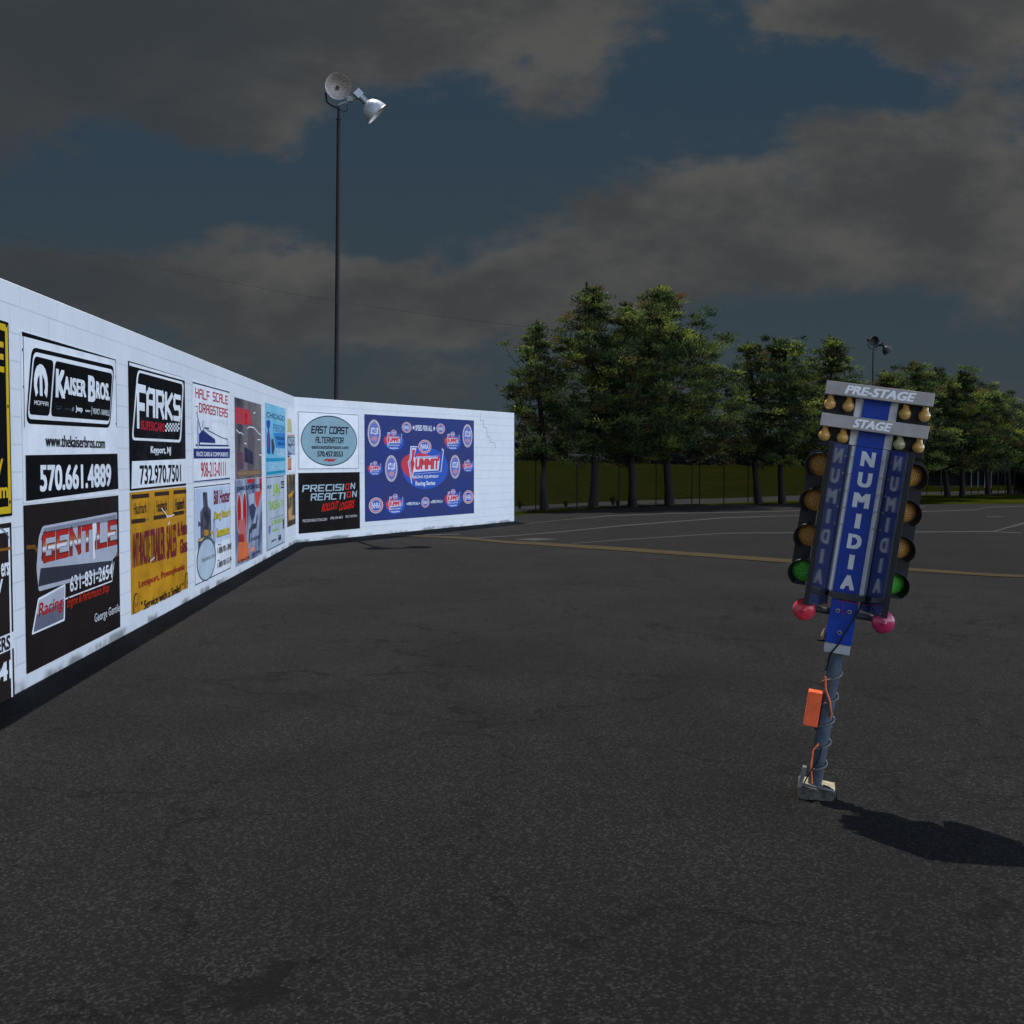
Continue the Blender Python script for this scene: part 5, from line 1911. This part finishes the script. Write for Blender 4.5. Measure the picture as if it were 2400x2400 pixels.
    mb.tube((-cw / 2 - 55 * S, -.205, top_ - .004), (cw / 2 + 55 * S, -.205, top_ - .004), .002, black, n=6)
    for x in (-cw / 2 - 6 * S, cw / 2 + 6 * S):
        for k in range(5):
            mb.tube((x, -.045, top_ - .06 - k * .085), (x, -.055, top_ - .06 - k * .085), .006, bolt_m, n=8)
    mb.build('cross_rod', root)
    # lamp heads at both sides
    spacing = 85.5 * S
    sides = {-1: (Z8(335, 1130), Z8(165, 1000), Z6(115, 500)), 1: (Z8(1340, 1270), Z8(1500, 1130), Z6(885, 600))}
    for sd in (-1, 1):
        lens_c, outer_top, outer_bot = sides[sd]
        lx, lz = lens_c
        xo = lx + sd * 30 * S
        xi = sd * (cw / 2 + 66 * S)
        zt_ = lz + 35 * S
        zb_ = lz - 3 * spacing - 36 * S
        mb = MB()
        r = .03
        ol = [(xi, zb_), (xi, zt_)]
        pts_ = [(xo - sd * r, zt_), (xo - sd * r * .3, zt_ - r * .3), (xo, zt_ - r), (xo, zb_ + r), (xo - sd * r * .3, zb_ + r * .3), (xo - sd * r, zb_)]
        mb.prism(ol + pts_, -.02, .09, char)
        hs = mb.build('lamp_housing', root, .003)
        for k in range(4):
            cz = lz - k * spacing
            R_ = 26 * S
            mb = MB()
            cx = lx - sd * 1 * S
            lm = greenl if k == 3 else amber
            mb.lathe([(R_, 0), (R_ * .92, .008), (R_ * .7, .015), (R_ * .4, .019), (.0005, .020)], (cx, -.022, cz), (0, -1, 0), lm, 28)
            o = mb.build('amber_lens' if k < 3 else 'green_lens', hs)
            mb = MB()
            ax = Vector((sd * .16, -1, -.10)).normalized()
            Rv = 30.5 * S
            prof = [(Rv, -.004), (Rv * 1.01, .05), (Rv * 1.03, .082), (Rv * .99, .082), (Rv * .97, .05), (Rv * .96, .0)]
            # hooded visor: open quarter at the bottom
            qn = ax.to_track_quat('Z', 'Y')
            nseg = 30
            vs, fs = [], []
            for rr, zz in prof:
                for i in range(nseg + 1):
                    an = math.radians(-62 + 304 * i / nseg)
                    p = Vector((rr * math.cos(an), 0, rr * math.sin(an))) + ax * zz
                    vs.append(Vector((cx, -.02, cz)) + p)
            w_ = nseg + 1
            for j in range(len(prof) - 1):
                for i in range(nseg):
                    fs.append((j * w_ + i, j * w_ + i + 1, (j + 1) * w_ + i + 1, (j + 1) * w_ + i))
            mb.add(vs, fs, char, True)
            mb.build('visor', hs)
    # red bulbs below, each on its can and arm
    for sd, (bx, by), m, r in ((-1, (225, 605), redb, 27 * S), (1, (735, 683), redb2, 27 * S)):
        q = Z6(bx, by)
        mb = MB()
        prof = [(.0005, .022), (r * .16, .0215), (r * .2, .017), (r * .30, .016), (r * .7, .010), (r * .93, .0), (r, -.012), (r * .94, -.03), (r * .6, -.07), (r * .45, -.085)]
        mb.lathe(prof, (q[0], -.085, q[1]), (sd * .12, -1, -.05), m, 28)
        o = mb.build('red_bulb', root)
        if sd > 0:
            o['label'] = 'darker crimson red bulb'
        mb = MB()
        mb.tube((q[0], -.01, q[1] + .005), (q[0] - sd * .045, .0, q[1] + .004), .026, black, n=14)
        mb.tube((q[0] - sd * .035, .0, q[1] + .004), (sd * cw / 2, .0, q[1] + .004), .017, mat('arm_grey', (.07, .07, .075), .4, .4, .3), n=12)
        mb.build('bulb_socket', root)
    # small fittings and loose wires
    mb = MB()
    a, c = Z6(345, 790), Z6(352, 745)
    mb.lathe([(.004, .03), (.008, .014), (.013, .0), (.013, -.022), (.006, -.026)], (a[0] + .006, -.01, (a[1] + c[1]) / 2 - .004), (0, 0, 1), brass, 12, True, True)
    mb.build('brass_fitting', root)
    mb = MB()
    redw = mat('red_wire', lin('#c02030'), .5, .3)
    mb.path([P6(480, 560, -.07), P6(470, 600, -.075), P6(478, 640, -.072), P6(495, 610, -.072)], .0016, redw, 5)
    mb.path([P6(420, 552, -.06), P6(500, 548, -.075), P6(590, 572, -.07), P6(628, 578, -.06)], .0016, redw, 5)
    mb.path([P6(355, 565, -.05), P6(368, 574, -.055), P6(382, 568, -.05)], .002, redw, 5)
    mb.build('loose_wire', root)
    mb = MB()
    zc = Z6(480, 515)[1]
    mb.box((.004, -.05, zc), (cw + .05, .06, .030), mat('clear_box', (.05, .05, .055), .15, .5))
    mb.build('junction_box', root, .003)


start_light()
